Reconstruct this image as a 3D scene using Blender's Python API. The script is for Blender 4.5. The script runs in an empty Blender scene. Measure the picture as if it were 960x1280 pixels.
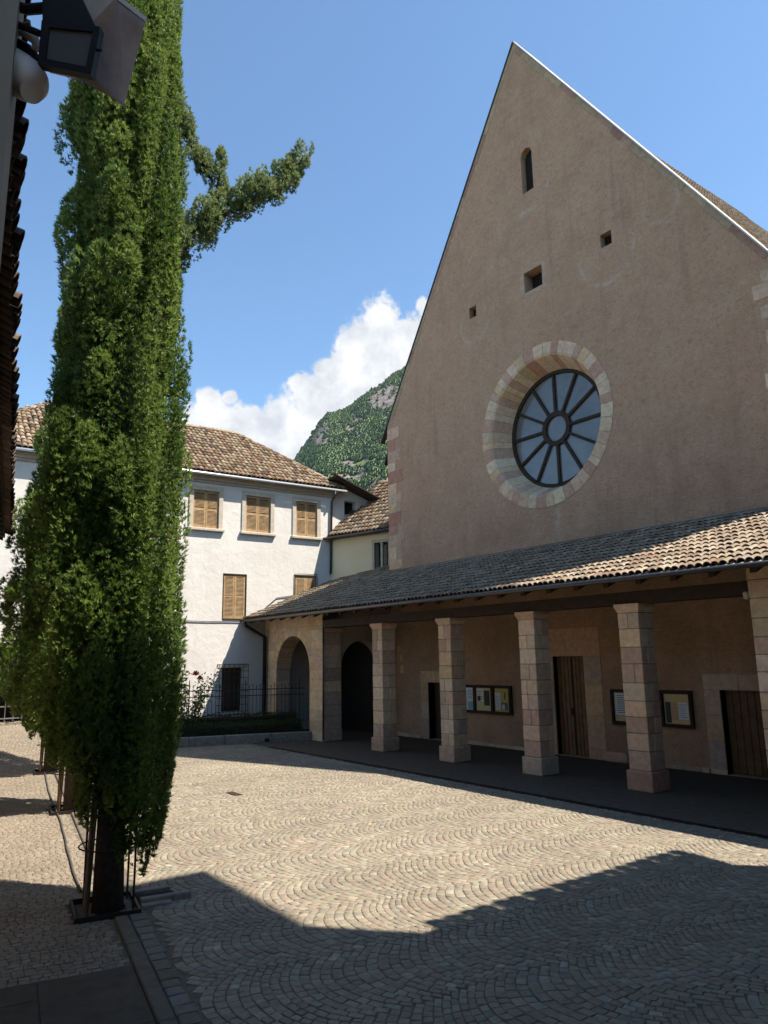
import bpy, math, random
import numpy as np
from mathutils import Vector, Matrix, noise as mnoise
from mathutils.geometry import tessellate_polygon

random.seed(7)
rng = np.random.default_rng(11)
scene = bpy.context.scene
COL = scene.collection

# ------------------------------------------------------------------ camera
CAM_H = 2.9
F_PX, YAW, PITCH, ROLL = 920.98, math.radians(53.2499), math.radians(11.1726), math.radians(-0.91814)
fw = Vector((-math.sin(YAW)*math.cos(PITCH), math.cos(YAW)*math.cos(PITCH), math.sin(PITCH)))
rt0 = Vector((math.cos(YAW), math.sin(YAW), 0))
up0 = rt0.cross(fw)
rt = math.cos(ROLL)*rt0 + math.sin(ROLL)*up0
up = -math.sin(ROLL)*rt0 + math.cos(ROLL)*up0
cam_data = bpy.data.cameras.new('camera')
cam_data.sensor_fit = 'VERTICAL'
cam_data.sensor_height = 36.0
cam_data.lens = F_PX/1280*36.0
cam_data.clip_start = 0.05
cam_data.clip_end = 20000
cam = bpy.data.objects.new('camera', cam_data)
COL.objects.link(cam)
mw = Matrix((rt, up, -fw)).transposed().to_4x4()
mw.translation = (0, 0, CAM_H)
cam.matrix_world = mw
scene.camera = cam
scene.render.resolution_x, scene.render.resolution_y = 768, 1024

def px_dir(x, y):
    d = fw*1.0 + rt*((x-480)/F_PX) - up*((y-640)/F_PX)
    return d.normalized()

# ------------------------------------------------------------------ light
SUN = Vector((0.45, 0.40, 1.0)).normalized()
SUN_EL = math.asin(SUN.z)
SUN_AZ = math.atan2(SUN.x, SUN.y)
sd = bpy.data.lights.new('sun', 'SUN')
sd.energy = 5.0
sd.angle = math.radians(0.53)
sd.color = (1.0, 0.965, 0.90)
so = bpy.data.objects.new('sun', sd)
so.rotation_euler = SUN.to_track_quat('Z', 'Y').to_euler()
so.location = (0, 0, 60)
COL.objects.link(so)

vs = scene.view_settings
vs.view_transform = 'Standard'
vs.look = 'None'
vs.exposure = 1.0
vs.gamma = 1.0
vs.use_curve_mapping = False
scene.cycles.max_bounces = 5
scene.cycles.diffuse_bounces = 1
scene.cycles.glossy_bounces = 2
scene.cycles.transmission_bounces = 3
scene.cycles.transparent_max_bounces = 4
scene.cycles.use_denoising = True

world = bpy.data.worlds.new('World')
scene.world = world
world.use_nodes = True

class NT:
    """small node-tree writer"""
    def __init__(s, tree):
        s.t = tree
    def n(s, kind, **kw):
        nd = s.t.nodes.new(kind)
        for k, v in kw.items():
            setattr(nd, k, v)
        return nd
    def link(s, a, b):
        s.t.links.new(a, b)
    def put(s, sock, v):
        if hasattr(v, 'is_linked') or hasattr(v, 'links'):
            s.t.links.new(v, sock)
        else:
            sock.default_value = v
    def math(s, op, a, b=0.0, clamp=False):
        nd = s.n('ShaderNodeMath', operation=op, use_clamp=clamp)
        s.put(nd.inputs[0], a)
        s.put(nd.inputs[1], b)
        return nd.outputs[0]
    def vmath(s, op, a, b=(0, 0, 0)):
        nd = s.n('ShaderNodeVectorMath', operation=op)
        s.put(nd.inputs[0], a)
        s.put(nd.inputs[1], b)
        return nd.outputs['Value'] if op in ('DISTANCE', 'DOT_PRODUCT', 'LENGTH') else nd.outputs[0]
    def scale(s, a, k):
        nd = s.n('ShaderNodeVectorMath', operation='SCALE')
        s.put(nd.inputs[0], a)
        s.put(nd.inputs['Scale'], k)
        return nd.outputs[0]
    def noise(s, vec, scale, detail=4, rough=0.55, dist=0.0):
        nd = s.n('ShaderNodeTexNoise')
        s.put(nd.inputs['Vector'], vec)
        nd.inputs['Scale'].default_value = scale
        nd.inputs['Detail'].default_value = detail
        nd.inputs['Roughness'].default_value = rough
        nd.inputs['Distortion'].default_value = dist
        return nd.outputs['Fac']
    def rng(s, v, a, b, c=0.0, d=1.0, smooth=False):
        nd = s.n('ShaderNodeMapRange')
        if smooth:
            nd.interpolation_type = 'SMOOTHSTEP'
        s.put(nd.inputs['Value'], v)
        for k, x in zip(('From Min', 'From Max', 'To Min', 'To Max'), (a, b, c, d)):
            nd.inputs[k].default_value = x
        return nd.outputs[0]
    def mix(s, f, a, b, mode='MIX'):
        nd = s.n('ShaderNodeMix', data_type='RGBA', blend_type=mode)
        s.put(nd.inputs['Factor'], f)
        s.put(nd.inputs[6], a if not isinstance(a, tuple) else (*a[:3], 1))
        s.put(nd.inputs[7], b if not isinstance(b, tuple) else (*b[:3], 1))
        return nd.outputs[2]

def build_world():
    t = world.node_tree
    t.nodes.clear()
    g = NT(t)
    out = g.n('ShaderNodeOutputWorld')
    bg = g.n('ShaderNodeBackground')
    bg.inputs['Strength'].default_value = 0.105
    sky = g.n('ShaderNodeTexSky', sky_type='NISHITA')
    sky.sun_disc = False
    sky.sun_elevation = SUN_EL
    sky.sun_rotation = SUN_AZ
    sky.altitude = 260
    sky.air_density = 1.0
    sky.dust_density = 0.15
    sky.ozone_density = 1.6
    co = g.n('ShaderNodeTexCoord').outputs['Generated']
    dirv = g.vmath('NORMALIZE', co)
    sep = g.n('ShaderNodeSeparateXYZ')
    g.link(dirv, sep.inputs[0])
    blobs = [(478, 405, 34), (455, 432, 42), (500, 428, 44), (440, 470, 44), (490, 462, 50), (408, 462, 20),
             (400, 505, 46), (440, 520, 60), (362, 535, 40), (330, 540, 34), (290, 545, 44), (266, 520, 28),
             (262, 500, 17), (287, 497, 11), (340, 580, 70), (410, 570, 60), (240, 545, 40), (532, 384, 14),
             (180, 560, 50), (560, 450, 60), (375, 482, 16), (315, 522, 18)]
    n1 = g.noise(dirv, 26, 6, 0.6, 0.2)
    n2 = g.noise(dirv, 90, 5, 0.6, 0.3)
    acc = None
    for (x, y, r) in blobs:
        c = px_dir(x, y)
        d = g.vmath('DISTANCE', dirv, tuple(c))
        v = g.math('SUBTRACT', 1.0, g.math('DIVIDE', d, r/905.0))
        acc = v if acc is None else g.math('MAXIMUM', acc, v)
    # the same fair-weather cumulus goes on low round the horizon
    band = g.math('MULTIPLY', g.rng(sep.outputs[2], 0.02, 0.10, 0, 1, True), g.rng(sep.outputs[2], 0.38, 0.16, 0, 1, True))
    nb = g.noise(dirv, 5.0, 3, 0.5)
    away = g.rng(g.vmath('DISTANCE', dirv, tuple(px_dir(420, 470))), 0.55, 0.95, 0, 1, True)
    other = g.math('SUBTRACT', g.math('MULTIPLY', g.math('MULTIPLY', band, away), g.rng(nb, 0.5, 0.72, 0, 1)), 0.75)
    acc = g.math('MAXIMUM', acc, other)
    acc = g.math('ADD', acc, g.math('MULTIPLY', g.math('SUBTRACT', n1, 0.5), 1.5))
    acc = g.math('ADD', acc, g.math('MULTIPLY', g.math('SUBTRACT', n2, 0.5), 0.55))
    mask = g.rng(acc, -0.05, 0.34, 0, 1, True)
    body = g.rng(acc, 0.2, 1.0, 0, 1)
    shade = g.noise(dirv, 18, 4, 0.6)
    ccol = g.mix(g.rng(shade, 0.38, 0.64), (3.4, 3.6, 3.95), (5.1, 5.1, 5.1))
    tint = g.mix(1.0, (1, 1, 1), (0.88, 1.05, 1.10))
    skyc = g.mix(1.0, sky.outputs[0], tint, 'MULTIPLY')
    col = g.mix(mask, skyc, ccol)
    g.link(col, bg.inputs[0])
    g.link(bg.outputs[0], out.inputs[0])
build_world()

# ------------------------------------------------------------------ materials
MATS = {}
def material(name):
    m = bpy.data.materials.new(name)
    m.use_nodes = True
    t = m.node_tree
    t.nodes.clear()
    g = NT(t)
    out = g.n('ShaderNodeOutputMaterial')
    b = g.n('ShaderNodeBsdfPrincipled')
    g.link(b.outputs[0], out.inputs[0])
    MATS[name] = m
    return m, g, b, out

def finish(g, b, col, rough, height=None, strength=0.3, dist=0.01, spec=0.3):
    g.put(b.inputs['Base Color'], col if not isinstance(col, tuple) else (*col[:3], 1))
    g.put(b.inputs['Roughness'], rough)
    b.inputs['Specular IOR Level'].default_value = spec
    if height is not None:
        bp = g.n('ShaderNodeBump')
        bp.inputs['Strength'].default_value = strength
        bp.inputs['Distance'].default_value = dist
        g.link(height, bp.inputs['Height'])
        g.link(bp.outputs[0], b.inputs['Normal'])

def geo_pos(g):
    return g.n('ShaderNodeNewGeometry').outputs['Position']

def simple(name, col, rough=0.7, metal=0.0, var=0.15, nscale=8.0, bump=0.15, bdist=0.004, spec=0.3):
    m, g, b, out = material(name)
    p = geo_pos(g)
    n = g.noise(p, nscale, 5, 0.6)
    c = g.mix(g.rng(n, 0.3, 0.7), tuple(x*(1-var) for x in col), tuple(min(1, x*(1+var)) for x in col))
    finish(g, b, c, rough, g.noise(p, nscale*6, 4, 0.6), bump, bdist, spec)
    b.inputs['Metallic'].default_value = metal
    return m

def tinted(name, source, rough=0.8, var=0.25, nscale=9.0, bump=0.35, bdist=0.006, spot=0.0):
    """colour per piece: from the object's own colour or from the mesh colour attribute"""
    m, g, b, out = material(name)
    p = geo_pos(g)
    if source == 'object':
        src = g.n('ShaderNodeObjectInfo').outputs['Color']
    else:
        a = g.n('ShaderNodeAttribute', attribute_name='Col')
        src = a.outputs['Color']
    n = g.noise(p, nscale, 6, 0.62)
    k = g.rng(n, 0.28, 0.72, 1-var, 1+var)
    c = g.scale(src, k)
    if name.startswith('cobble'):
        worn = g.rng(g.noise(p, 0.45, 5, 0.62, 0.6), 0.32, 0.68, 0.86, 1.12)
        c = g.scale(c, worn)
        dirt = g.rng(g.noise(p, 2.6, 5, 0.7), 0.60, 0.76, 0, 0.35)
        c = g.mix(dirt, c, (0.13, 0.10, 0.07))
    if spot:
        sp = g.rng(g.noise(p, nscale*2.3, 5, 0.7), 0.62, 0.72, 0, spot)
        c = g.mix(sp, c, (0.13, 0.09, 0.07))
    finish(g, b, c, rough, g.noise(p, nscale*7, 5, 0.65), bump, bdist)
    return m

tinted('stone_obj', 'object', 0.85, 0.22, 7, 0.5, 0.006, 0.25)
tinted('stone_attr', 'attr', 0.85, 0.22, 7, 0.5, 0.006, 0.25)
tinted('cobble_obj', 'object', 0.75, 0.25, 16, 0.5, 0.005)
tinted('cobble_attr', 'attr', 0.75, 0.25, 16, 0.5, 0.005)
tinted('tile_obj', 'object', 0.9, 0.35, 14, 0.5, 0.006, 0.5)
tinted('tile_attr', 'attr', 0.9, 0.35, 14, 0.5, 0.006, 0.5)
tinted('wood_obj', 'object', 0.6, 0.3, 5, 0.3, 0.003)
tinted('paint_obj', 'object', 0.6, 0.06, 20, 0.05, 0.001)

def sep_z(g, p):
    sp = g.n('ShaderNodeSeparateXYZ')
    g.link(p, sp.inputs[0])
    return sp.outputs[2]

def plaster_church():
    m, g, b, out = material('plaster_church')
    p = geo_pos(g)
    big = g.noise(p, 0.22, 4, 0.6)
    mid = g.noise(p, 1.1, 6, 0.62, 0.4)
    mp = g.n('ShaderNodeMapping')
    mp.inputs['Rotation'].default_value = (0, math.radians(28), 0)
    mp.inputs['Scale'].default_value = (2.2, 1, 7.0)
    g.link(p, mp.inputs[0])
    stroke = g.noise(mp.outputs[0], 2.0, 6, 0.68, 0.6)
    fine = g.noise(p, 28, 5, 0.7)
    c = g.mix(g.rng(big, 0.36, 0.62), (0.50, 0.300, 0.186), (0.575, 0.348, 0.216))
    c = g.mix(g.rng(mid, 0.35, 0.68), c, (0.615, 0.388, 0.246))
    c = g.mix(g.math('MULTIPLY', g.rng(stroke, 0.55, 0.74), 0.5), c, (0.50, 0.385, 0.30))
    c = g.mix(g.math('MULTIPLY', g.rng(fine, 0.54, 0.68), 0.6), c, (0.22, 0.15, 0.105))
    grain = g.noise(p, 9.0, 6, 0.8, 0.8)
    c = g.mix(g.math('MULTIPLY', g.rng(grain, 0.53, 0.68), 0.6), c, (0.69, 0.47, 0.325))
    c = g.mix(g.math('MULTIPLY', g.rng(grain, 0.47, 0.34), 0.6), c, (0.28, 0.175, 0.115))
    low_dark = g.math('MULTIPLY', g.rng(sep_z(g, p), 9.5, 6.2), g.rng(g.noise(p, 0.5, 5, 0.7), 0.42, 0.62))  # darker towards the bottom, broken up by noise
    c = g.mix(g.math('MULTIPLY', low_dark, 0.35), c, (0.24, 0.165, 0.11))
    # pale scrape marks under the small openings, with a shape of their own
    sep = g.n('ShaderNodeSeparateXYZ')
    g.link(p, sep.inputs[0])
    pz = g.n('ShaderNodeCombineXYZ')
    g.link(sep.outputs[0], pz.inputs[0])
    g.link(sep.outputs[2], pz.inputs[2])
    marks = None
    for (x, z, r, zcut, w) in ((-15.1, 18.55, 0.82, 18.75, 0.16), (-12.2, 14.75, 0.95, 15.0, 0.10), (-17.95, 14.75, 0.72, 15.1, 0.09),
                               (-10.3, 15.4, 0.55, 15.6, 0.10)):
        d = g.vmath('DISTANCE', pz.outputs[0], (x, 0, z))
        ring = g.rng(g.math('ABSOLUTE', g.math('SUBTRACT', d, r)), 0.0, w, 1, 0)
        low = g.rng(sep.outputs[2], zcut+0.25, zcut-0.1, 0, 1)
        side = g.rng(g.noise(p, 1.5, 3, 0.6), 0.42, 0.6, 0, 1)
        v = g.math('MULTIPLY', g.math('MULTIPLY', ring, low), side)
        marks = v if marks is None else g.math('MAXIMUM', marks, v)
    mv = g.n('ShaderNodeMapping')
    mv.inputs['Scale'].default_value = (2.4, 1, 0.16)
    g.link(p, mv.inputs[0])
    rain = g.math('MULTIPLY', g.rng(g.noise(mv.outputs[0], 1.3, 5, 0.65), 0.54, 0.74), 0.30)
    c = g.mix(rain, c, (0.25, 0.165, 0.105))
    # patched mortar along the left quoins and a lime run below the round window
    sx = g.math('ADD', sep.outputs[0], g.math('MULTIPLY', g.noise(p, 1.4, 3, 0.6), 0.9))
    patch = g.math('MULTIPLY', g.rng(sx, -21.95, -22.0, 0, 1), g.math('MULTIPLY', g.rng(sep.outputs[2], 9.4, 9.1, 0, 1), g.rng(sep.outputs[2], 6.6, 6.8, 0, 1)))
    run = g.math('MULTIPLY', g.rng(g.math('ABSOLUTE', g.math('SUBTRACT', sx, -14.15)), 0.0, 0.13, 1, 0), g.math('MULTIPLY', g.rng(sep.outputs[2], 7.5, 7.3), g.rng(sep.outputs[2], 6.3, 7.0)))
    marks = g.math('MAXIMUM', marks, g.math('MAXIMUM', g.math('MULTIPLY', patch, 0.6), run))
    marks = g.math('MULTIPLY', marks, g.rng(g.noise(p, 9, 4, 0.6), 0.35, 0.6, 0.35, 0.9))
    c = g.mix(g.math('MULTIPLY', marks, 0.75), c, (0.62, 0.53, 0.45))
    h = g.math('ADD', g.math('MULTIPLY', stroke, 0.7), g.math('ADD', g.math('MULTIPLY', fine, 0.35), g.math('MULTIPLY', mid, 0.5)))
    finish(g, b, c, 0.95, h, 1.0, 0.06, 0.15)
plaster_church()

def plaster(name, ca, cb, bump=0.5, dist=0.02, streak=0.3):
    m, g, b, out = material(name)
    p = geo_pos(g)
    c = g.mix(g.rng(g.noise(p, 0.8, 5, 0.6), 0.35, 0.65), ca, cb)
    mp = g.n('ShaderNodeMapping')
    mp.inputs['Scale'].default_value = (3, 3, 0.35)
    g.link(p, mp.inputs[0])
    s = g.noise(mp.outputs[0], 1.6, 5, 0.65)
    c = g.mix(g.math('MULTIPLY', g.rng(s, 0.56, 0.75), streak), c, tuple(x*0.6 for x in ca))
    h = g.math('ADD', g.noise(p, 3.0, 5, 0.6, 0.5), g.math('MULTIPLY', g.noise(p, 24, 4, 0.65), 0.3))
    finish(g, b, c, 0.9, h, bump, dist, 0.2)
plaster('plaster_white', (0.70, 0.625, 0.545), (0.77, 0.695, 0.61), 0.6, 0.03, 0.22)
plaster('plaster_cream', (0.80, 0.65, 0.40), (0.85, 0.71, 0.46), 0.4, 0.02, 0.2)
plaster('plaster_house', (0.36, 0.28, 0.20), (0.44, 0.35, 0.255), 0.6, 0.02, 0.3)
plaster('plaster_tall', (0.20, 0.17, 0.13), (0.25, 0.215, 0.17), 0.5, 0.02, 0.3)
simple('cornice', (0.46, 0.36, 0.27), 0.85, 0, 0.15, 4, 0.2)
simple('frame_stone', (0.54, 0.45, 0.345), 0.85, 0, 0.15, 6, 0.3)
simple('grey_stone', (0.25, 0.215, 0.17), 0.85, 0, 0.3, 7, 0.5, 0.01)
simple('kerb_stone', (0.135, 0.108, 0.08), 0.85, 0, 0.25, 9, 0.4, 0.006)
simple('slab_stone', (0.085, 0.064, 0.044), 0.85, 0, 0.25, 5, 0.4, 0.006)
simple('sunlit_verge_metal', (0.60, 0.56, 0.50), 0.5, 0.1, 0.1, 10, 0.1)
simple('dark_iron', (0.035, 0.03, 0.028), 0.6, 0.6, 0.3, 20, 0.2)
simple('rust_iron', (0.09, 0.045, 0.025), 0.8, 0.2, 0.4, 25, 0.3)
simple('gutter_metal', (0.11, 0.10, 0.095), 0.45, 0.7, 0.2, 10, 0.1)
simple('light_metal', (0.72, 0.72, 0.72), 0.35, 0.6, 0.1, 10, 0.1)
simple('dark_wood', (0.042, 0.027, 0.018), 0.75, 0, 0.35, 6, 0.3)
simple('roof_under', (0.04, 0.027, 0.019), 0.9, 0, 0.3, 7, 0.3)
simple('mortar', (0.17, 0.15, 0.125), 0.95, 0, 0.25, 20, 0.5)
simple('bed_sand', (0.14, 0.115, 0.082), 1.0, 0, 0.3, 22, 0.6, 0.006)
simple('earth', (0.05, 0.038, 0.027), 1.0, 0, 0.35, 12, 0.8, 0.02)
simple('bark', (0.075, 0.055, 0.04), 0.95, 0, 0.4, 14, 1.0, 0.02)
simple('dark_core', (0.035, 0.045, 0.015), 0.95, 0, 0.4, 9, 1.0, 0.03)  # shade of the crown's gaps put into a dark hull colour
simple('stake_wood', (0.24, 0.17, 0.10), 0.8, 0, 0.3, 12, 0.4)
simple('unlit_dark', (0.022, 0.018, 0.015), 0.95, 0, 0.2, 4, 0.1)  # near-black colour standing for unlit depth
simple('gate_iron', (0.22, 0.20, 0.175), 0.6, 0.3, 0.2, 14, 0.1)
simple('lamp_grey', (0.74, 0.60, 0.53), 0.55, 0.1, 0.12, 14, 0.1)
simple('lamp_black', (0.02, 0.018, 0.018), 0.5, 0.2, 0.2, 14, 0.1)
simple('lamp_white', (0.78, 0.65, 0.55), 0.45, 0, 0.1, 8, 0.05)
simple('cable_grey', (0.07, 0.065, 0.06), 0.7, 0, 0.2, 8, 0.1)
simple('petal', (0.55, 0.02, 0.025), 0.6, 0, 0.2, 30, 0.1)
simple('ground_far', (0.16, 0.15, 0.11), 0.95, 0, 0.3, 0.3, 0.3, 0.05)

def glass_rose():
    m, g, b, out = material('rose_glass')
    p = geo_pos(g)
    n = g.noise(p, 0.9, 3, 0.5)
    c = g.mix(g.rng(n, 0.35, 0.65), (0.10, 0.098, 0.092), (0.17, 0.162, 0.15))
    finish(g, b, c, 0.16, g.noise(p, 5, 3, 0.5), 0.05, 0.02, 0.5)
    b.inputs['Coat Weight'].default_value = 0.75
    b.inputs['Coat Roughness'].default_value = 0.05
    b.inputs['Coat IOR'].default_value = 1.6
glass_rose()
def glass_dark():
    m, g, b, out = material('dark_glass')
    finish(g, b, (0.03, 0.028, 0.028), 0.08, None, spec=0.5)
glass_dark()
def clear_pane():
    m, g, b, out = material('lamp_glass')
    finish(g, b, (0.13, 0.115, 0.11), 0.3, None, spec=0.5)
clear_pane()

def leaf_mat(name, ca, cb, transl=0.25):
    m, g, b, out = material(name)
    a = g.n('ShaderNodeAttribute', attribute_name='Col')
    sepc = g.n('ShaderNodeSeparateColor')
    g.link(a.outputs['Color'], sepc.inputs[0])
    c = g.mix(sepc.outputs[0], ca, cb)
    dry = g.rng(sepc.outputs[1], 0.965, 1.0, 0, 1)
    c = g.mix(dry, c, (0.20, 0.15, 0.07))
    finish(g, b, c, 0.55, None, spec=0.35)
    tr = g.n('ShaderNodeBsdfTranslucent')
    g.link(g.scale(c, 1.3), tr.inputs[0])
    mx = g.n('ShaderNodeMixShader')
    mx.inputs[0].default_value = transl
    g.link(b.outputs[0], mx.inputs[1])
    g.link(tr.outputs[0], mx.inputs[2])
    g.link(mx.outputs[0], out.inputs[0])
leaf_mat('cypress_leaf', (0.06, 0.115, 0.016), (0.265, 0.345, 0.07), 0.34)
leaf_mat('cypress_grey', (0.13, 0.18, 0.06), (0.32, 0.37, 0.14), 0.35)
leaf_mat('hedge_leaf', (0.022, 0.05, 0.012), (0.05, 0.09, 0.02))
leaf_mat('bush_leaf', (0.05, 0.10, 0.02), (0.15, 0.22, 0.05))
leaf_mat('forest_leaf', (0.045, 0.088, 0.02), (0.11, 0.17, 0.04), 0.1)

def mountain_mat():
    m, g, b, out = material('mountain')
    a = g.n('ShaderNodeAttribute', attribute_name='Col')
    p = geo_pos(g)
    k = g.rng(g.noise(p, 0.05, 6, 0.7), 0.3, 0.7, 0.55, 1.4)
    c = g.scale(a.outputs['Color'], k)
    finish(g, b, c, 0.95, g.noise(p, 0.08, 6, 0.7), 1.0, 6.0, 0.1)
mountain_mat()

# ------------------------------------------------------------------ object helpers
WM = {}
def reg(o, m=None):
    WM[o.name] = m.copy() if m else Matrix.Identity(4)

def tag(o, label=None, cat=None, group=None, kind=None):
    for k, v in (('label', label), ('category', cat), ('group', group), ('kind', kind)):
        if v:
            o[k] = v
    return o

def thing(name, label, cat, loc=(0, 0, 0), group=None):
    o = bpy.data.objects.new(name, None)
    o.empty_display_size = 0.2
    COL.objects.link(o)
    o.location = loc
    reg(o, Matrix.Translation(loc))
    return tag(o, label, cat, group)

def adopt(o, parent, world=None):
    """link o with the given world matrix under parent"""
    COL.objects.link(o)
    w = world if world is not None else Matrix.Identity(4)
    if parent is not None:
        o.parent = parent
        o.matrix_basis = WM[parent.name].inverted() @ w
    else:
        o.matrix_basis = w
    reg(o, w)
    return o

def mesh_data(name, verts, faces, mat, smooth=False, cols=None):
    me = bpy.data.meshes.new(name)
    me.from_pydata([tuple(v) for v in verts], [], [tuple(f) for f in faces])
    if mat:
        me.materials.append(MATS[mat] if isinstance(mat, str) else mat)
    if cols is not None:
        ca = me.color_attributes.new('Col', 'FLOAT_COLOR', 'POINT')
        arr = np.ones((len(verts), 4), dtype=np.float32)
        arr[:, :3] = np.asarray(cols)
        ca.data.foreach_set('color', arr.ravel())
    if smooth:
        me.polygons.foreach_set('use_smooth', np.ones(len(me.polygons), dtype=bool))
    me.update()
    return me

def fast_mesh(name, V, Fs, mat, cols=None, smooth=False):
    """V: Nx3 array, Fs: list of MxK index arrays"""
    me = bpy.data.meshes.new(name)
    V = np.asarray(V, dtype=np.float32)
    me.vertices.add(len(V))
    me.vertices.foreach_set('co', V.ravel())
    loops = np.concatenate([f.ravel() for f in Fs]).astype(np.int32)
    counts = np.concatenate([np.full(len(f), f.shape[1], dtype=np.int32) for f in Fs])
    starts = np.concatenate([[0], np.cumsum(counts)[:-1]]).astype(np.int32)
    me.loops.add(len(loops))
    me.loops.foreach_set('vertex_index', loops)
    me.polygons.add(len(counts))
    me.polygons.foreach_set('loop_start', starts)
    me.polygons.foreach_set('loop_total', counts)
    if mat:
        me.materials.append(MATS[mat])
    if cols is not None:
        ca = me.color_attributes.new('Col', 'FLOAT_COLOR', 'POINT')
        arr = np.ones((len(V), 4), dtype=np.float32)
        arr[:, :3] = cols
        ca.data.foreach_set('color', arr.ravel())
    if smooth:
        me.polygons.foreach_set('use_smooth', np.ones(len(counts), dtype=bool))
    me.update(calc_edges=True)
    me.validate()
    return me

def part(name, me, parent, world=None, color=None, label=None, kind=None):
    o = bpy.data.objects.new(name, me)
    if color is not None:
        o.color = (*color[:3], 1)
    adopt(o, parent, world)
    if label:
        o['label'] = label
    if kind:
        o['kind'] = kind
    return o

class MB:
    """collects solids into one mesh"""
    def __init__(s):
        s.v, s.f = [], []
    def add(s, verts, faces):
        k = len(s.v)
        s.v += [tuple(v) for v in verts]
        s.f += [tuple(i+k for i in f) for f in faces]
        return s
    def box(s, a, b, M=None, bev=0.0):
        v, f = box_vf(a, b, bev)
        if M is not None:
            v = [tuple(M @ Vector(p)) for p in v]
        return s.add(v, f)
    def tube(s, path, radii, seg=8, caps=True):
        path = [Vector(p) for p in path]
        if not hasattr(radii, '__len__'):
            radii = [radii]*len(path)
        vs_, fs = [], []
        prev = None
        for i, p in enumerate(path):
            t = (path[min(i+1, len(path)-1)]-path[max(i-1, 0)]).normalized()
            if prev is None:
                a = Vector((0, 0, 1)) if abs(t.z) < 0.9 else Vector((1, 0, 0))
                e = t.cross(a).normalized()
            else:
                e = (prev - t*prev.dot(t)).normalized()
            prev = e
            h = t.cross(e)
            for k in range(seg):
                an = 2*math.pi*k/seg
                vs_.append(p + (e*math.cos(an)+h*math.sin(an))*radii[i])
        for i in range(len(path)-1):
            for k in range(seg):
                fs.append((i*seg+k, i*seg+(k+1) % seg, (i+1)*seg+(k+1) % seg, (i+1)*seg+k))
        if caps:
            fs.append(tuple(range(seg))[::-1])
            fs.append(tuple((len(path)-1)*seg+k for k in range(seg)))
        return s.add(vs_, fs)
    def build(s, name, mat, parent, smooth=False, **kw):
        return part(name, mesh_data(name, s.v, s.f, mat, smooth), parent, **kw)

def box_vf(a, b, bev=0.0):
    (x0, y0, z0), (x1, y1, z1) = a, b
    x0, x1 = min(x0, x1), max(x0, x1)
    y0, y1 = min(y0, y1), max(y0, y1)
    z0, z1 = min(z0, z1), max(z0, z1)
    if bev <= 0:
        v = [(x, y, z) for x in (x0, x1) for y in (y0, y1) for z in (z0, z1)]
        f = [(0, 1, 3, 2), (4, 6, 7, 5), (0, 4, 5, 1), (2, 3, 7, 6), (0, 2, 6, 4), (1, 5, 7, 3)]
        return v, f
    bx = min(bev, (x1-x0)*0.3)
    by = min(bev, (y1-y0)*0.3)
    bz = min(bev, (z1-z0)*0.3)
    v, idx = [], {}
    for i, (x, sx) in enumerate(((x0, 1), (x1, -1))):
        for j, (y, sy) in enumerate(((y0, 1), (y1, -1))):
            for k, (z, sz) in enumerate(((z0, 1), (z1, -1))):
                for ax in range(3):
                    p = [x+sx*bx, y+sy*by, z+sz*bz]
                    p[ax] = (x, y, z)[ax]
                    idx[(i, j, k, ax)] = len(v)
                    v.append(tuple(p))
    I = idx
    f = []
    for ax in range(3):
        for s_ in (0, 1):
            q = []
            for (p_, r_) in ((0, 0), (1, 0), (1, 1), (0, 1)):
                c = [0, 0, 0]
                c[ax] = s_
                o1, o2 = [t for t in range(3) if t != ax]
                c[o1], c[o2] = p_, r_
                q.append(I[(*c, ax)])
            f.append(tuple(q))
    for ax in range(3):
        o1, o2 = [t for t in range(3) if t != ax]
        for p_ in (0, 1):
            for r_ in (0, 1):
                q = []
                for s_ in (0, 1):
                    c = [0, 0, 0]
                    c[ax], c[o1], c[o2] = s_, p_, r_
                    q.append((I[(*c, o1)], I[(*c, o2)]))
                f.append((q[0][0], q[0][1], q[1][1], q[1][0]))
    for i in (0, 1):
        for j in (0, 1):
            for k in (0, 1):
                f.append((I[(i, j, k, 0)], I[(i, j, k, 1)], I[(i, j, k, 2)]))
    return v, f

def prism_vf(poly2, holes, depth, M):
    """flat polygon with holes in local XZ, thickness depth along local +Y, placed by M"""
    loops = [list(poly2)] + [list(h) for h in holes]
    flat = [p for l in loops for p in l]
    tris = tessellate_polygon([[Vector((p[0], p[1], 0)) for p in l] for l in loops])
    n = len(flat)
    v = [M @ Vector((p[0], 0, p[1])) for p in flat] + [M @ Vector((p[0], depth, p[1])) for p in flat]
    f = [tuple(t) for t in tris] + [tuple(i+n for i in reversed(t)) for t in tris]
    k = 0
    for l in loops:
        m = len(l)
        for i in range(m):
            a, b2 = k+i, k+(i+1) % m
            f.append((a, b2, b2+n, a+n))
        k += m
    return v, f

def rect(x0, z0, x1, z1):
    return [(x0, z0), (x1, z0), (x1, z1), (x0, z1)]

def arch_poly(x0, x1, z0, zs, n=20, ell=None):
    """opening with a round head: springing at zs"""
    r = (x1-x0)/2
    c = (x0+x1)/2
    h = ell if ell else r
    pts = [(x0, z0), (x1, z0)]
    for i in range(n+1):
        a = math.pi*i/n
        pts.append((c+r*math.cos(a), zs+h*math.sin(a)))
    return pts

def circle(cx, cz, r, n=72):
    return [(cx+r*math.cos(2*math.pi*i/n), cz+r*math.sin(2*math.pi*i/n)) for i in range(n)]

def to_px(P):
    d = np.asarray(P, dtype=float) - np.array([0, 0, CAM_H])
    z = d @ np.array(fw)
    x = 480 + F_PX*(d @ np.array(rt))/np.where(np.abs(z) < 1e-6, 1e-6, z)
    y = 640 - F_PX*(d @ np.array(up))/np.where(np.abs(z) < 1e-6, 1e-6, z)
    return x, y, z

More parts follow.
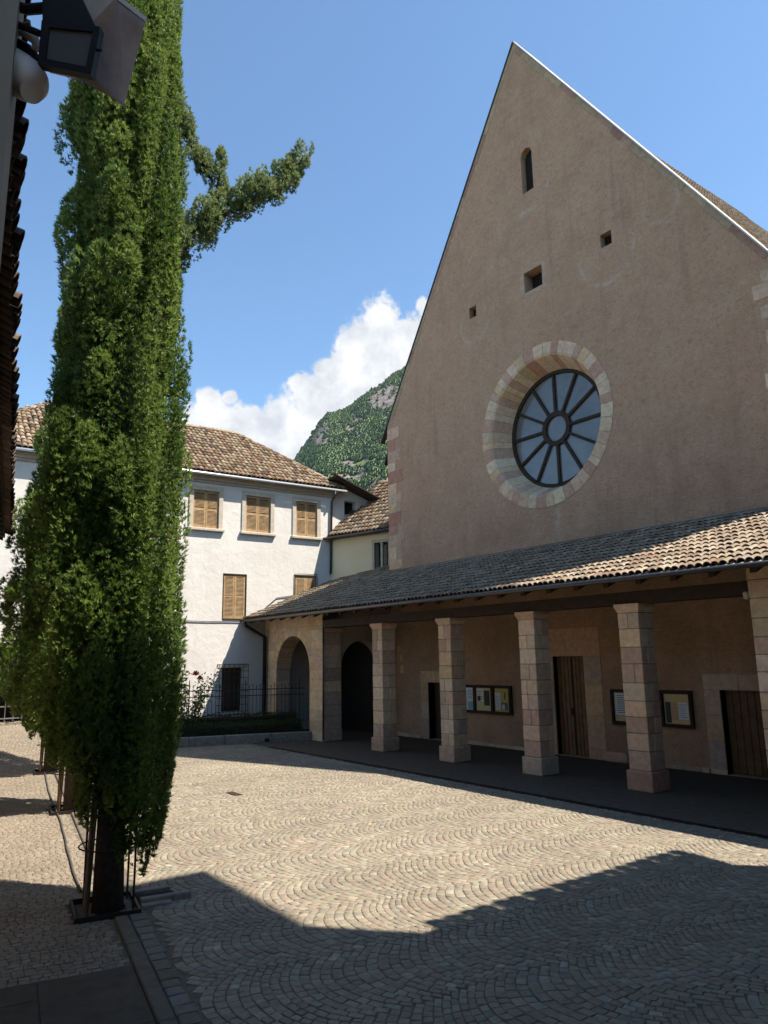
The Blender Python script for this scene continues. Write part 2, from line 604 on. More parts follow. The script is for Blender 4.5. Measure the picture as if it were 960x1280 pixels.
def in_view(P, m=8):
    x, y, z = to_px(P)
    return (z > 0.1) & (x > -m) & (x < 960+m) & (y > -m) & (y < 1280+m), z

def pieces(parent, name, protos, insts, mat, n=300, stuff_name=None):
    """insts: (proto index, Matrix, colour). The n largest in view become objects of their own, the rest one mesh."""
    pos = np.array([list(i[1].translation) for i in insts])
    vis, z = in_view(pos)
    score = np.where(vis, z, 1e9)
    order = np.argsort(score)
    single = set(int(i) for i in order[:n] if score[i] < 1e8)
    mes = [mesh_data(name, p[0], p[1], mat+'_obj', p[2] if len(p) > 2 else False) for p in protos]
    for i in sorted(single):
        pi, M, c = insts[i]
        part(name, mes[pi], parent, M, c)
    rest = [i for i in range(len(insts)) if i not in single]
    if rest:
        Vs, Fd, Cs, k = [], {}, [], 0
        pv = [np.array(p[0], dtype=np.float32) for p in protos]
        for i in rest:
            pi, M, c = insts[i]
            A = np.array(M, dtype=np.float32)
            v = pv[pi] @ A[:3, :3].T + A[:3, 3]
            Vs.append(v)
            for f in protos[pi][1]:
                Fd.setdefault(len(f), []).append(tuple(q+k for q in f))
            Cs.append(np.tile(np.array(c[:3], dtype=np.float32), (len(v), 1)))
            k += len(v)
        me = fast_mesh(stuff_name or name+'_field', np.concatenate(Vs), [np.array(f) for f in Fd.values()], mat+'_attr', np.concatenate(Cs), protos[0][2] if len(protos[0]) > 2 else False)
        part(stuff_name or name+'_field', me, parent, kind='stuff')

STONE = {'c': (0.60, 0.435, 0.285), 'y': (0.59, 0.40, 0.235), 'p': (0.53, 0.345, 0.235), 'g': (0.47, 0.345, 0.25), 'r': (0.42, 0.225, 0.155), 'w': (0.63, 0.475, 0.325)}
def stone_col(keys='ccywpg', j=0.16):
    c = STONE[random.choice(keys)]
    k = 1.12*(1+random.uniform(-j, j))
    return tuple(min(0.85, x*k*(1+random.uniform(-0.03, 0.03))) for x in c)

def stone_box(parent, a, b, keys='ccywpg', name='stone', bev=0.012, mat='stone_obj', color=None):
    v, f = box_vf(a, b, bev)
    return part(name, mesh_data(name, v, f, mat), parent, color=color or stone_col(keys))

# tile shapes -------------------------------------------------------
def tile_proto(r0=0.088, r1=0.072, L=0.44, th=0.016, seg=6):
    """cover tile, convex up, axis along local +Y (up the slope); wide end at y=0"""
    v, f = [], []
    for (y, r, z) in ((0, r0, 0.012), (L, r1, -0.004)):
        for i in range(seg+1):
            a = math.pi*i/seg
            v.append((r*math.cos(a), y, z+r*math.sin(a)*0.92))
    for i in range(seg):
        f.append((i, i+1, seg+1+i+1, seg+1+i))
    k = len(v)
    for i in range(seg+1):
        a = math.pi*i/seg
        v.append(((r0-th)*math.cos(a), 0.0, 0.012+(r0-th)*math.sin(a)*0.92))
    for i in range(seg):
        f.append((i, k+i, k+i+1, i+1))
    return (v, f, False)

def tile_cols(kind):
    a = random.random()
    if kind == 'pale':
        base = (0.43, 0.315, 0.205) if a < 0.55 else ((0.33, 0.215, 0.135) if a < 0.85 else (0.49, 0.385, 0.27))
    elif kind == 'dark':
        base = (0.15, 0.10, 0.07) if a < 0.7 else (0.22, 0.14, 0.095)
    elif kind == 'old':
        base = (0.42, 0.285, 0.17) if a < 0.42 else ((0.30, 0.175, 0.10) if a < 0.68 else ((0.52, 0.39, 0.25) if a < 0.92 else (0.17, 0.11, 0.07)))
    else:
        base = (0.40, 0.29, 0.20) if a < 0.6 else (0.32, 0.20, 0.13)
    k = random.uniform(0.78, 1.2)*0.66
    return tuple(x*k for x in base)

def tile_roof(parent, origin, along, upslope, width_fn, rows, step=0.34, pitch=0.168, kind='pale', n=0, lift=0.0, jit=0.012, name='roof_tile', proto=None):
    """origin: eave start; along: unit eave direction; upslope: unit up-slope direction; width_fn(row) -> (s0, s1)"""
    al, us = Vector(along).normalized(), Vector(upslope).normalized()
    nz = al.cross(us).normalized()
    if nz.z < 0:
        nz = -nz
    B = Matrix((al, us, nz)).transposed().to_4x4()
    insts = []
    for j in range(rows):
        s0, s1 = width_fn(j*step)
        k0, k1 = math.ceil(s0/pitch), math.floor(s1/pitch)
        for k in range(k0, k1+1):
            s = k*pitch
            P = Vector(origin) + al*(s+random.uniform(-jit, jit)) + us*(j*step+random.uniform(-jit, jit)*1.4) + nz*(lift+random.uniform(0, 0.008))
            M = B.copy()
            M = M @ Matrix.Rotation(random.uniform(-0.035, 0.035), 4, 'Z') @ Matrix.Rotation(random.uniform(-0.02, 0.02)-0.035, 4, 'X')
            M.translation = P
            insts.append((0, M, tile_cols(kind)))
    if insts:
        pieces(parent, name, [proto or tile_proto()], insts, 'tile', n)

# ------------------------------------------------------------------ ground
KU = Vector((-0.9845, 0.1752, 0)).normalized()     # along the kerb, away from the camera
KN = Vector((0.1752, 0.9845, 0)).normalized()      # across it, towards the church
def uv(u, v, z=0.0):
    return KU*u + KN*v + Vector((0, 0, z))

def sheet(name, poly, z, mat, parent=None, kind='structure'):
    tris = tessellate_polygon([[Vector((p[0], p[1], 0)) for p in poly]])
    me = mesh_data(name, [(p[0], p[1], z) for p in poly], [tuple(t) for t in tris], mat)
    o = part(name, me, parent)
    if parent is None:
        o['kind'] = kind
    return o

sheet('ground', [(-7000, -7000), (7000, -7000), (7000, 7000), (-7000, 7000)], -0.06, 'ground_far')
court_pts = [uv(-3, 1.40), uv(30, 1.40), Vector((-27.6, 12.0, 0)), Vector((-24.2, 14.3, 0)), Vector((-23.3, 12.42, 0)), Vector((2.5, 12.42, 0))]
courtyard = sheet('courtyard', court_pts, -0.014, 'bed_sand')
PLANTER_A, PLANTER_B = Vector((-23.95, 14.45, 0)), Vector((-26.3, 7.0, 0))
def right_of_planter(P, m=0.0):
    d = (PLANTER_B-PLANTER_A).normalized()
    nrm = Vector((-d.y, d.x, 0))
    if nrm.x < 0:
        nrm = -nrm
    return (P-PLANTER_A).dot(nrm) > m

COB = [tuple(q*0.66 for q in c) for c in ((0.37, 0.30, 0.205), (0.335, 0.272, 0.190), (0.40, 0.33, 0.225), (0.36, 0.28, 0.195), (0.32, 0.27, 0.20), (0.385, 0.29, 0.205), (0.42, 0.36, 0.255))]
def cob_col(j=0.07):
    c = random.choice(COB)
    k = 1+random.uniform(-j, j)
    if random.random() < 0.03:
        k *= 1.25
    return tuple(x*k for x in c)

def mono(k, j, cols):
    k *= 1+random.uniform(-j, j)
    return tuple(x*k for x in random.choice(cols))

def cobble_field(parent, quads, n_single, name='cobble', cols=None, chamfer=0.007, rise=0.012):
    """quads: list of four ground corners; each becomes one stone with a rounded-off top"""
    cen = np.array([[(q[0].x+q[2].x)/2, (q[0].y+q[2].y)/2, 0] for q in quads])
    vis, z = in_view(cen, 0)
    order = np.argsort(np.where(vis, z, 1e9))
    single = set(int(i) for i in order[:n_single])
    Vs, Cs, F4, k = [], [], [], 0
    for i, q in enumerate(quads):
        c = (q[0]+q[1]+q[2]+q[3])/4
        h = rise+random.uniform(-0.003, 0.003)
        tx, ty = random.uniform(-0.035, 0.035), random.uniform(-0.035, 0.035)
        base, mid, top = [], [], []
        for p in q:
            e = c-p
            L = max(e.length, 1e-5)
            jx, jy = random.uniform(-0.007, 0.007), random.uniform(-0.007, 0.007)
            pb = p+e*(0.004/L)
            pm = p+e*((0.004+chamfer*0.35)/L)+Vector((jx, jy, 0))
            pt = p+e*((0.004+chamfer*1.4)/L)+Vector((jx, jy, 0))
            base.append((pb.x, pb.y, p.z-0.03))
            mid.append((pm.x, pm.y, p.z-0.016+h*0.72))
            dz = (pt.x-c.x)*tx+(pt.y-c.y)*ty
            top.append((pt.x, pt.y, p.z-0.016+h+dz))
        vv = base+mid+top
        ff = [(8, 9, 10, 11)]
        for a in range(4):
            b2 = (a+1) % 4
            ff += [(a, b2, 4+b2, 4+a), (4+a, 4+b2, 8+b2, 8+a)]
        col = cols(c) if cols else cob_col()
        if i in single:
            cv = [(p[0]-c.x, p[1]-c.y, p[2]) for p in vv]
            part(name, mesh_data(name, cv, ff, 'cobble_obj'), parent, Matrix.Translation((c.x, c.y, 0)), col)
        else:
            Vs += vv
            Cs += [col]*12
            F4 += [tuple(t+k for t in f) for f in ff]
            k += 12
    me = fast_mesh(name+'_field', np.array(Vs), [np.array(F4)], 'cobble_attr', np.array(Cs))
    part(name+'_field', me, parent, kind='stuff')

# segmental-arch paving: strips run across from the kerb, each filled with rows of arcs
def arc_quads():
    quads = []
    W, R = 1.30, 1.30/math.sqrt(2)
    step = 0.107
    vlim = 0
    for i in range(-1, 24):
        uc = i*W + 0.35
        for j in range(-6, 119):
            v0 = 1.60 + j*step + 0.04*math.sin(i*2.1)
            th = -math.radians(46.5) + random.uniform(-0.03, 0.0)
            hi = math.radians(46.5)
            while th < hi-0.03:
                dth = random.uniform(0.095, 0.145)/R
                t1 = th+dth
                if t1 > hi-0.05:
                    t1 = hi
                cs = []
                for (t, dv) in ((th, 0), (t1, 0), (t1, step*math.cos(t1)), (th, step*math.cos(th))):
                    uu = uc + R*math.sin(t) - dv*math.sin(t)
                    vv = v0 + R*(1-math.cos(t)) + dv*math.cos(t)
                    q_ = Vector((uu*0.9, vv*0.9, 0.0))
                    uu, vv = uu+0.12*mnoise.noise(q_), vv+0.14*mnoise.noise(q_+Vector((7.3, 1.1, 4.0)))
                    cs.append((uu, vv))
                th = t1
                cu = sum(c[0] for c in cs)/4
                cv = sum(c[1] for c in cs)/4
                if cv < 1.70:
                    continue
                P = uv(cu, cv)
                if P.y > 12.22 or not right_of_planter(P, 0.02) or P.x > 0.8 or (P.x > -1.0 and P.y > 4.2):
                    continue
                quads.append([uv(a, b) for a, b in cs])
    return quads
cobble_field(courtyard, arc_quads(), 300)

# a row of larger setts along the kerb
qs = []
u = -2.0
while u < 27:
    L = random.uniform(0.17, 0.26)
    w = random.uniform(0.165, 0.20)
    qs.append([uv(u, 1.455), uv(u+L, 1.455), uv(u+L, 1.455+w), uv(u, 1.455+w)])
    u += L+0.006
cobble_field(courtyard, qs, 60, 'sett', lambda c: mono(0.56, 0.15, [(0.27, 0.235, 0.185), (0.25, 0.20, 0.14), (0.30, 0.275, 0.23)]), 0.02, 0.02)

kerb = thing('kerb', 'long straight line of grey kerb stones between the walkway and the cobbles', 'kerb', uv(8, 1.36))
for (ua, ub) in ((-3.0, 9.66), (10.53, 16.43), (17.30, 22.35)):
    u = ua
    while u < ub-0.05:
        L = random.uniform(1.3, 1.9)
        if ub-(u+L) < 0.5:
            L = ub-u
        B = Matrix((KU, KN, Vector((0, 0, 1)))).transposed().to_4x4()
        v, f = box_vf((0.004, 1.295, -0.05), (L-0.004, 1.438, 0.022+random.uniform(-0.004, 0.004)), 0.012)
        M = B.copy()
        M.translation = KU*u
        part('kerb_stone', mesh_data('kerb_stone', v, f, 'kerb_stone'), kerb, M)
        u += L

walkway = sheet('walkway', [uv(-3, -1.3), uv(24.5, -1.3), uv(24.5, 1.32), uv(-3, 1.32)], -0.014, 'bed_sand')
# smooth slabs near the house, small setts beyond
Bk = Matrix((KU, KN, Vector((0, 0, 1)))).transposed().to_4x4()
v = -1.25
row = 0
for (v0, v1) in ((-1.25, -0.42), (-0.42, 0.44), (0.44, 1.29)):
    u = -2.6 + 0.5*row
    while u < 8.15:
        L = min(random.uniform(1.0, 1.5), 8.2-u)
        if 8.2-(u+L) < 0.4:
            L = 8.2-u
        vv, ff = box_vf((u+0.004, v0+0.004, -0.04), (u+L-0.004, v1-0.004, random.uniform(-0.002, 0.004)), 0.006)
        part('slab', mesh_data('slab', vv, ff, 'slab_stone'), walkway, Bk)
        u += L
    row += 1
qs = []
def rampz(u_):
    return float(np.interp(u_, [23.3, 24.5, 27.2, 28.4, 40], [0.0, 0.14, 0.82, 1.0, 1.0]))
u = 8.21
while u < 29.5:
    w = random.uniform(0.075, 0.10)
    v = -1.25+random.uniform(0, 0.05)
    while v < 1.18:
        L = random.uniform(0.075, 0.12)
        o1, o2 = 0.018*math.sin(v*5), 0.018*math.sin((v+L)*5)
        in_pit = any(abs(u+w/2-tu) < 0.38 and v+L > 0.92 for tu in (10.1, 16.87, 22.8))
        if not in_pit:
            qs.append([uv(u+o1, v, rampz(u)), uv(u+w+o1, v, rampz(u+w)), uv(u+w+o2, min(v+L, 1.285), rampz(u+w)), uv(u+o2, min(v+L, 1.285), rampz(u))])
        v += L
    u += w
cobble_field(walkway, qs, 60, 'walkway_sett', lambda c: mono(0.66, 0.09, [(0.34, 0.265, 0.185), (0.31, 0.24, 0.17), (0.36, 0.285, 0.20)]))

# the far end of the walkway climbs to the gate
rv, rf = [], []
for i, uu in enumerate((23.3, 24.5, 27.2, 28.4, 30.5)):
    z = rampz(uu)-0.012
    rv += [uv(uu, -4.0, z), uv(uu, 1.30, z), uv(uu, 1.30, -0.05)]
    if i:
        a = (i-1)*3
        rf += [(a, a+1, a+4, a+3), (a+1, a+2, a+5, a+4)]
o = part('ramp', mesh_data('ramp', rv, rf, 'bed_sand'), None)
o['kind'] = 'structure'

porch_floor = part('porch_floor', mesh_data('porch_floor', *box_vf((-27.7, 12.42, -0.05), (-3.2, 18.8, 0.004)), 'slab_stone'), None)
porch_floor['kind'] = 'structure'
drain = thing('drain_channel', 'long narrow iron drain channel in the paving before the pillars', 'drain', (-14, 12.34, 0))
MB().box((-23.2, 12.27, -0.03), (-4.5, 12.40, -0.010)).build('channel', 'dark_iron', drain)
for x0 in np.arange(-23.2, -4.6, 1.0):
    MB().box((x0+0.01, 12.285, -0.012), (x0+0.99, 12.300, 0.001)).box((x0+0.01, 12.37, -0.012), (x0+0.99, 12.385, 0.001)).build('grate_rail', 'dark_iron', drain)

grate = thing('drain_grate', 'small rectangular iron drain grate set in the sunlit cobbles', 'drain grate', (-15.8, 7.54, 0))
MB().box((-16.05, 7.45, -0.03), (-15.55, 7.63, 0.004)).build('frame', 'dark_iron', grate)
for k_ in range(6):
    MB().box((-16.03+k_*0.08, 7.47, 0.004), (-16.0+k_*0.08, 7.61, 0.010)).build('bar', 'rust_iron', grate)

# ------------------------------------------------------------------ church
FY = 17.632
XL, XR, XA = -23.28, -7.42, -15.35
ZE, ZA = 12.30, 24.64
SL = (ZA-ZE)/(XA-XL)
church = thing('church', 'tall grey-brown plastered church with steep gable and round window', 'church', (XA, FY+8, 0))
T_FY = Matrix.Translation((0, FY, 0))
OC = (-15.08, 10.14)
D0 = (-21.10, -20.05, 1.99)
D1 = (-15.20, -14.07, 2.85)
D2 = (-10.00, -8.90, 1.99)
slit = [(-15.33, 18.48), (-14.83, 18.48), (-14.83, 19.92), (-14.90, 20.08), (-15.08, 20.16), (-15.26, 20.08), (-15.33, 19.92)]
holes = [circle(OC[0], OC[1], 2.66), slit, rect(-15.48, 14.86, -14.70, 15.58), rect(-12.37, 15.0, -11.97, 15.44), rect(-18.19, 15.0, -17.83, 15.43),
         rect(D0[0], 0.02, D0[1], D0[2]), rect(D1[0], 0.02, D1[1], D1[2]), rect(D2[0], 0.02, D2[1], D2[2])]
v, f = prism_vf([(XL, -0.02), (XR, -0.02), (XR, ZE), (XA, ZA), (XL, ZE)], holes, 0.9, T_FY)
part('facade', mesh_data('facade', v, f, 'plaster_church'), church)
# body behind the facade
MB().box((XL, FY+0.9, -0.02), (XL+0.9, FY+34, ZE-0.1)).build('side_wall', 'plaster_church', church)
MB().box((XR-0.9, FY+0.9, -0.02), (XR, FY+34, ZE-0.1)).build('side_wall', 'plaster_church', church)
v, f = prism_vf([(XL, -0.02), (XR, -0.02), (XR, ZE), (XA, ZA), (XL, ZE)], [], 0.6, Matrix.Translation((0, FY+34, 0)))
part('end_wall', mesh_data('end_wall', v, f, 'plaster_church'), church)
def slope_slab(sx, y0, y1, z_off, th, out):
    """one roof plane of the church, sx=+1 right, -1 left"""
    xe = XA+sx*((XR-XA)+out)
    ze = ZA+z_off-SL*abs(xe-XA)
    poly = [(XA, ZA+z_off), (xe, ze), (xe, ze-th), (XA, ZA+z_off-th)]
    return prism_vf(poly, [], y1-y0, Matrix.Translation((0, y0, 0)))
for sx in (1, -1):
    v, f = slope_slab(sx, FY+0.05, FY+26.0, -0.95, 0.20, 0.30)
    roof = part('roof', mesh_data('roof', v, f, 'roof_under'), church)
    v, f = slope_slab(sx, FY-0.05, FY+0.16, 0.055, 0.07, 0.42)
    part('flashing', mesh_data('flashing', v, f, 'sunlit_verge_metal' if sx > 0 else 'gutter_metal'), roof)  # right verge pale as sunlit, left dark as shaded, by colour
    if sx > 0:
        # the tiles kick out to a flatter pitch above the eave
        us = Vector((-1, 0, SL)).normalized()
        xe = XR+0.30
        tile_roof(roof, (xe, FY+0.55, ZA-0.95-SL*(xe-XA)), (0, 1, 0), us, lambda s: (0.05, 14.0), 42, 0.345, 0.19, 'pale', 0, 0.02, proto=tile_proto(0.10, 0.08, 0.45))
        xk = XR-1.9
        zk = ZA-0.80-SL*(xk-XA)
        zb = zk-1.10*(XR+0.55-xk)
        kv = [(xk, FY+0.52, zk), (XR+0.55, FY+0.52, zb), (XR+0.55, FY+26, zb), (xk, FY+26, zk)]
        kv2 = [(p[0], p[1], p[2]-0.1) for p in kv]
        part('eave_boards', mesh_data('eave_boards', kv+kv2, [(0, 1, 2, 3), (7, 6, 5, 4), (0, 4, 5, 1), (1, 5, 6, 2), (2, 6, 7, 3), (3, 7, 4, 0)], 'roof_under'), roof)
        usk = Vector((xk-XR-0.55, 0, zk-zb)).normalized()
        tile_roof(roof, (XR+0.57, FY+0.55, zb), (0, 1, 0), usk, lambda s: (0.05, 20.0), 11, 0.345, 0.19, 'pale', 0, 0.02, proto=tile_proto(0.10, 0.08, 0.45), name='eave_tile')
# stones edging the rakes
for sx in (1, -1):
    us = Vector((-sx, 0, SL)).normalized()          # up the rake
    dn = Vector((-sx*SL, 0, -1)).normalized()       # into the wall, away from the edge
    total = math.hypot(XR-XA, ZA-ZE)
    s = 0.25
    i = 0
    while s < total-0.4:
        L = min(random.uniform(0.5, 1.5), total-0.3-s)
        P = Vector((XA+sx*(XR-XA), FY-0.014, ZE))
        B = Matrix((us, Vector((0, 1, 0)), dn)).transposed().to_4x4()
        B.translation = P
        w = random.choice((0.15, 0.18, 0.22))
        vv, ff = box_vf((s+0.004, 0, 0.015), (s+L-0.004, 0.2, w), 0.005)
        c = random.choice(((0.44, 0.33, 0.20), (0.46, 0.34, 0.21), (0.40, 0.26, 0.18), (0.36, 0.21, 0.15)))
        part('rake_stone', mesh_data('rake_stone', vv, ff, 'stone_obj'), church, B, mono(0.98, 0.13, [c]))
        s += L
        i += 1
# quoins
z = 6.30
i = 0
while z < ZE-0.35:
    h = random.uniform(0.30, 0.52)
    w = random.uniform(0.42, 0.60) if i % 2 else random.uniform(0.70, 0.95)
    stone_box(church, (XL-0.012, FY-0.012, z+0.004), (XL+w, FY+0.5, z+h-0.004), 'yccpyr', 'quoin', 0.006)
    z += h
    i += 1
for (z0, z1, w) in ((11.85, 12.15, 0.42), (11.45, 11.84, 0.66), (10.90, 11.24, 0.52), (10.25, 10.60, 0.46), (9.7, 10.2, 0.25), (9.15, 9.52, 0.60), (8.3, 8.8, 0.3), (7.4, 7.8, 0.4)):
    stone_box(church, (XR-w, FY-0.012, z0), (XR+0.012, FY+0.5, z1), 'wcgp', 'quoin', 0.006)
# thin mortar fillet where porch roof meets the wall
MB().box((XL, FY-0.06, 6.19), (XR+0.3, FY+0.02, 6.27)).build('roof_fillet', 'mortar', church)
# surround of the square opening
for a, b in (((-15.68, 14.72), (-15.48, 15.72)), ((-14.70, 14.72), (-14.52, 15.72)), ((-15.48, 15.58), (-14.70, 15.74)), ((-15.48, 14.70), (-14.70, 14.86))):
    stone_box(church, (a[0]+0.002, FY-0.008, a[1]+0.002), (b[0]-0.002, FY+0.4, b[1]-0.002), 'g', 'opening_stone', 0.004, color=(0.50, 0.345, 0.235))
for a in (rect(-15.48, 14.86, -14.70, 15.58), rect(-12.37, 15.0, -11.97, 15.44), rect(-18.19, 15.0, -17.83, 15.43), rect(-15.33, 18.48, -14.83, 20.1)):
    dd_ = 0.42 if a[1][0]-a[0][0] > 0.6 else 0.24
    MB().box((a[0][0]-0.03, FY+dd_, a[0][1]-0.03), (a[1][0]+0.03, FY+dd_+0.05, a[2][1]+0.05)).build('dark_backing', 'unlit_dark', church)  # dark sheets set close behind the openings in place of deep shade

# round window
RY = FY+0.72
ring = MB()
def ring_vf(r0, r1, y0, y1, n=72):
    v, f = [], []
    for i in range(n):
        a = 2*math.pi*i/n
        ca, sa = math.cos(a), math.sin(a)
        for (r, y) in ((r0, y0), (r1, y0), (r1, y1), (r0, y1)):
            v.append((OC[0]+r*ca, y, OC[1]+r*sa))
        j = (i+1) % n
        for k in range(4):
            f.append((i*4+k, i*4+(k+1) % 4, j*4+(k+1) % 4, j*4+k))
    return v, f
ring.add(*ring_vf(1.83, 1.99, RY-0.05, RY+0.10))
rose = ring.build('round_window', 'dark_wood', church)
MB().add(*ring_vf(0.42, 0.58, RY-0.06, RY+0.06, 40)).build('hub', 'dark_wood', rose)
for k in range(12):
    a = math.radians(30*k)
    ca, sa = math.cos(a), math.sin(a)
    B = Matrix(((ca, 0, -sa, OC[0]), (0, 1, 0, RY), (sa, 0, ca, OC[1]), (0, 0, 0, 1)))
    vv, ff = box_vf((0.57, -0.05, -0.047), (1.86, 0.04, 0.047))
    part('spoke', mesh_data('spoke', vv, ff, 'dark_wood'), rose, B)
    pv = [(0, 0, 0)]
    pv = []
    for i in range(7):
        t = math.radians(30*k+30*i/6)
        pv.append((OC[0]+0.5*math.cos(t), RY+0.015, OC[1]+0.5*math.sin(t)))
    for i in range(7):
        t = math.radians(30*k+30*(6-i)/6)
        pv.append((OC[0]+1.9*math.cos(t), RY+0.015+random.uniform(-0.004, 0.004), OC[1]+1.9*math.sin(t)))
    pv2 = [(p[0], p[1]+0.012, p[2]) for p in pv]
    part('pane', mesh_data('pane', pv+pv2, [tuple(range(14)), tuple(range(27, 13, -1))], 'rose_glass'), rose)
pv = [(OC[0]+0.45*math.cos(2*math.pi*i/32), RY+0.01, OC[1]+0.45*math.sin(2*math.pi*i/32)) for i in range(32)]
part('pane', mesh_data('pane', pv, [tuple(range(32))], 'rose_glass'), rose)
MB().add(*prism_vf(circle(OC[0], OC[1], 2.3, 40), [], 0.03, Matrix.Translation((0, RY+0.16, 0)))).build('backing', 'unlit_dark', rose)
angs = []
a = 0.0
while a < 2*math.pi-0.09:
    da = random.uniform(0.09, 0.18)
    if 2*math.pi-(a+da) < 0.1:
        da = 2*math.pi-a
    angs.append((a, min(a+da, 2*math.pi)))
    a += da
for i, (a0, a1) in enumerate(angs):
    prof = [(2.70, -0.014), (2.33, -0.014), (2.30, 0.01), (2.27, 0.01), (2.25, 0.035), (1.94, 0.70), (1.94, 0.80), (2.70, 0.80)]
    v, f = [], []
    ns = 3
    g_ = 0.0022
    for s in range(ns):
        t = a0+g_+(a1-a0-2*g_)*s/(ns-1)
        for (r, y) in prof:
            v.append((OC[0]+r*math.cos(t), FY+y, OC[1]+r*math.sin(t)))
    m = len(prof)
    for s in range(ns-1):
        for k in range(m):
            f.append((s*m+k, s*m+(k+1) % m, (s+1)*m+(k+1) % m, (s+1)*m+k))
    f.append(tuple(range(m)))
    f.append(tuple((ns-1)*m+k for k in range(m))[::-1])
    c = stone_col('cywc', 0.08) if i % 3 else mono(1.0, 0.12, [(0.55, 0.345, 0.24), (0.56, 0.37, 0.25), (0.49, 0.285, 0.195)])
    part('voussoir', mesh_data('voussoir', v, f, 'stone_obj'), rose, color=c)

# doors in the porch wall
def door_frame(parent, x0, x1, zt, w, wt, keys, jambs):
    fr = MB().box((x0-w+0.01, FY+0.02, 0), (x0, FY+0.3, zt)).build('door_frame', 'mortar', parent)
    for (xa, xb) in ((x0-w, x0), (x1, x1+w)):
        z = 0.0
        for h in jambs:
            h *= zt/sum(jambs)
            stone_box(fr, (xa+0.003, FY-0.018, z+0.003), (xb-0.003, FY+0.32, z+h-0.003), keys, 'jamb_stone', 0.006)
            z += h
    xm = x0+(x1-x0)*0.45
    stone_box(fr, (x0-w+0.003, FY-0.018, zt+0.003), (xm-0.003, FY+0.32, zt+wt), keys, 'lintel_stone', 0.006)
    stone_box(fr, (xm+0.003, FY-0.018, zt+0.003), (x1+w-0.003, FY+0.32, zt+wt), keys, 'lintel_stone', 0.006)

def plank_door(parent, x0, x1, zt, y, n, col, gap=None, label=None):
    d = MB().box((x0, y+0.03, 0.0), (x1, y+0.06, zt)).build('door', 'dark_wood', parent)
    if label:
        d['label'] = label
    w = (x1-x0)/n
    for i in range(n):
        a, b = x0+i*w, x0+(i+1)*w
        if gap is not None and i == gap:
            a += 0.03
        if gap is not None and i == gap-1:
            b -= 0.03
        vv, ff = box_vf((a+0.006, y, 0.03), (b-0.006, y+0.028, zt-0.01), 0.008)
        part('plank', mesh_data('plank', vv, ff, 'wood_obj'), d, color=mono(1.0, 0.2, [col]))
    return d
door_frame(church, D0[0], D0[1], D0[2], 0.42, 0.40, 'yyg', (0.7, 0.62, 0.66))
plank_door(church, D0[0], D0[1], D0[2], FY+0.28, 7, (0.09, 0.055, 0.03))
door_frame(church, D1[0], D1[1], D1[2], 0.62, 0.82, 'yyygp', (0.3, 0.9, 0.85, 0.8))
d1 = plank_door(church, D1[0], D1[1], D1[2], FY+0.16, 8, (0.20, 0.105, 0.045), 4, 'brown double plank door in a tall yellow stone frame')
MB().box((-14.72, FY+0.12, 1.15), (-14.68, FY+0.16, 1.35)).tube([(-14.70, FY+0.09, 1.28), (-14.58, FY+0.09, 1.28)], 0.012, 6).build('handle', 'dark_iron', d1)
door_frame(church, D2[0], D2[1], D2[2], 0.42, 0.38, 'yygp', (0.12, 0.66, 0.62, 0.6))
plank_door(church, D2[0], D2[1], D2[2], FY+0.22, 6, (0.19, 0.105, 0.05))
# skirting stones along the wall foot
for (xa, xb) in ((XL+0.1, D0[0]-0.44), (D0[1]+0.44, D1[0]-0.64), (D1[1]+0.64, D2[0]-0.44)):
    x = xa
    while x < xb-0.1:
        L = min(random.uniform(0.8, 1.5), xb-x)
        stone_box(church, (x+0.003, FY-0.05, 0.005), (x+L-0.003, FY+0.05, random.uniform(0.10, 0.13)), 'wg', 'skirting_stone', 0.01)
        x += L
stone_box(church, (-13.50, FY-0.10, 0.005), (-12.75, FY-0.02, 0.26), 'p', 'skirting_stone', 0.06)
for (x, z, s) in ((-22.75, 2.75, 0.16), (-22.72, 2.3, 0.2), (-22.9, 3.1, 0.15)):
    stone_box(church, (x, FY-0.008, z), (x+s*1.1, FY+0.1, z+s*1.5), 'y', 'wall_stone', 0.01)

# notice boards on the porch wall
def sheetpaper(parent, x0, z0, x1, z1, y, col, lines=None):
    if max(col) > 0.4:
        col = tuple(min(0.85, q*1.35) for q in col)
    p = MB().box((x0, y, z0), (x1, y+0.003, z1)).build('paper', 'paint_obj', parent, color=col)
    if lines:
        m = MB()
        n, lc = lines
        for i in range(n):
            zz = z1-(z1-z0)*(i+1.3)/(n+1.2)
            m.box((x0+(x1-x0)*0.1, y-0.002, zz), (x0+(x1-x0)*random.uniform(0.6, 0.92), y-0.0005, zz+(z1-z0)*0.32/(n+1.2)))
        m.build('print', 'paint_obj', p, color=lc)
def notice_board(x0, x1, z0, z1, panels, label, filler):
    b = thing('notice_board', label, 'notice board', ((x0+x1)/2, FY, z0), 'notice boards on the porch wall')
    MB().box((x0, FY-0.04, z0), (x1, FY-0.003, z1)).build('back_panel', 'dark_wood', b)
    fw_ = 0.075
    xs = [x0]+[p for p in panels]+[x1]
    for za in (z0, z1-fw_):
        MB().box((x0, FY-0.10, za), (x1, FY-0.041, za+fw_)).build('frame_rail', 'dark_wood', b)
    for x in xs:
        xa = min(max(x-fw_*0.9, x0), x1-fw_)
        MB().box((xa, FY-0.102, z0+fw_+0.001), (xa+fw_*1.4 if x0 < x < x1 else xa+fw_, FY-0.041, z1-fw_-0.001)).build('frame_post', 'dark_wood', b)
    filler(b)
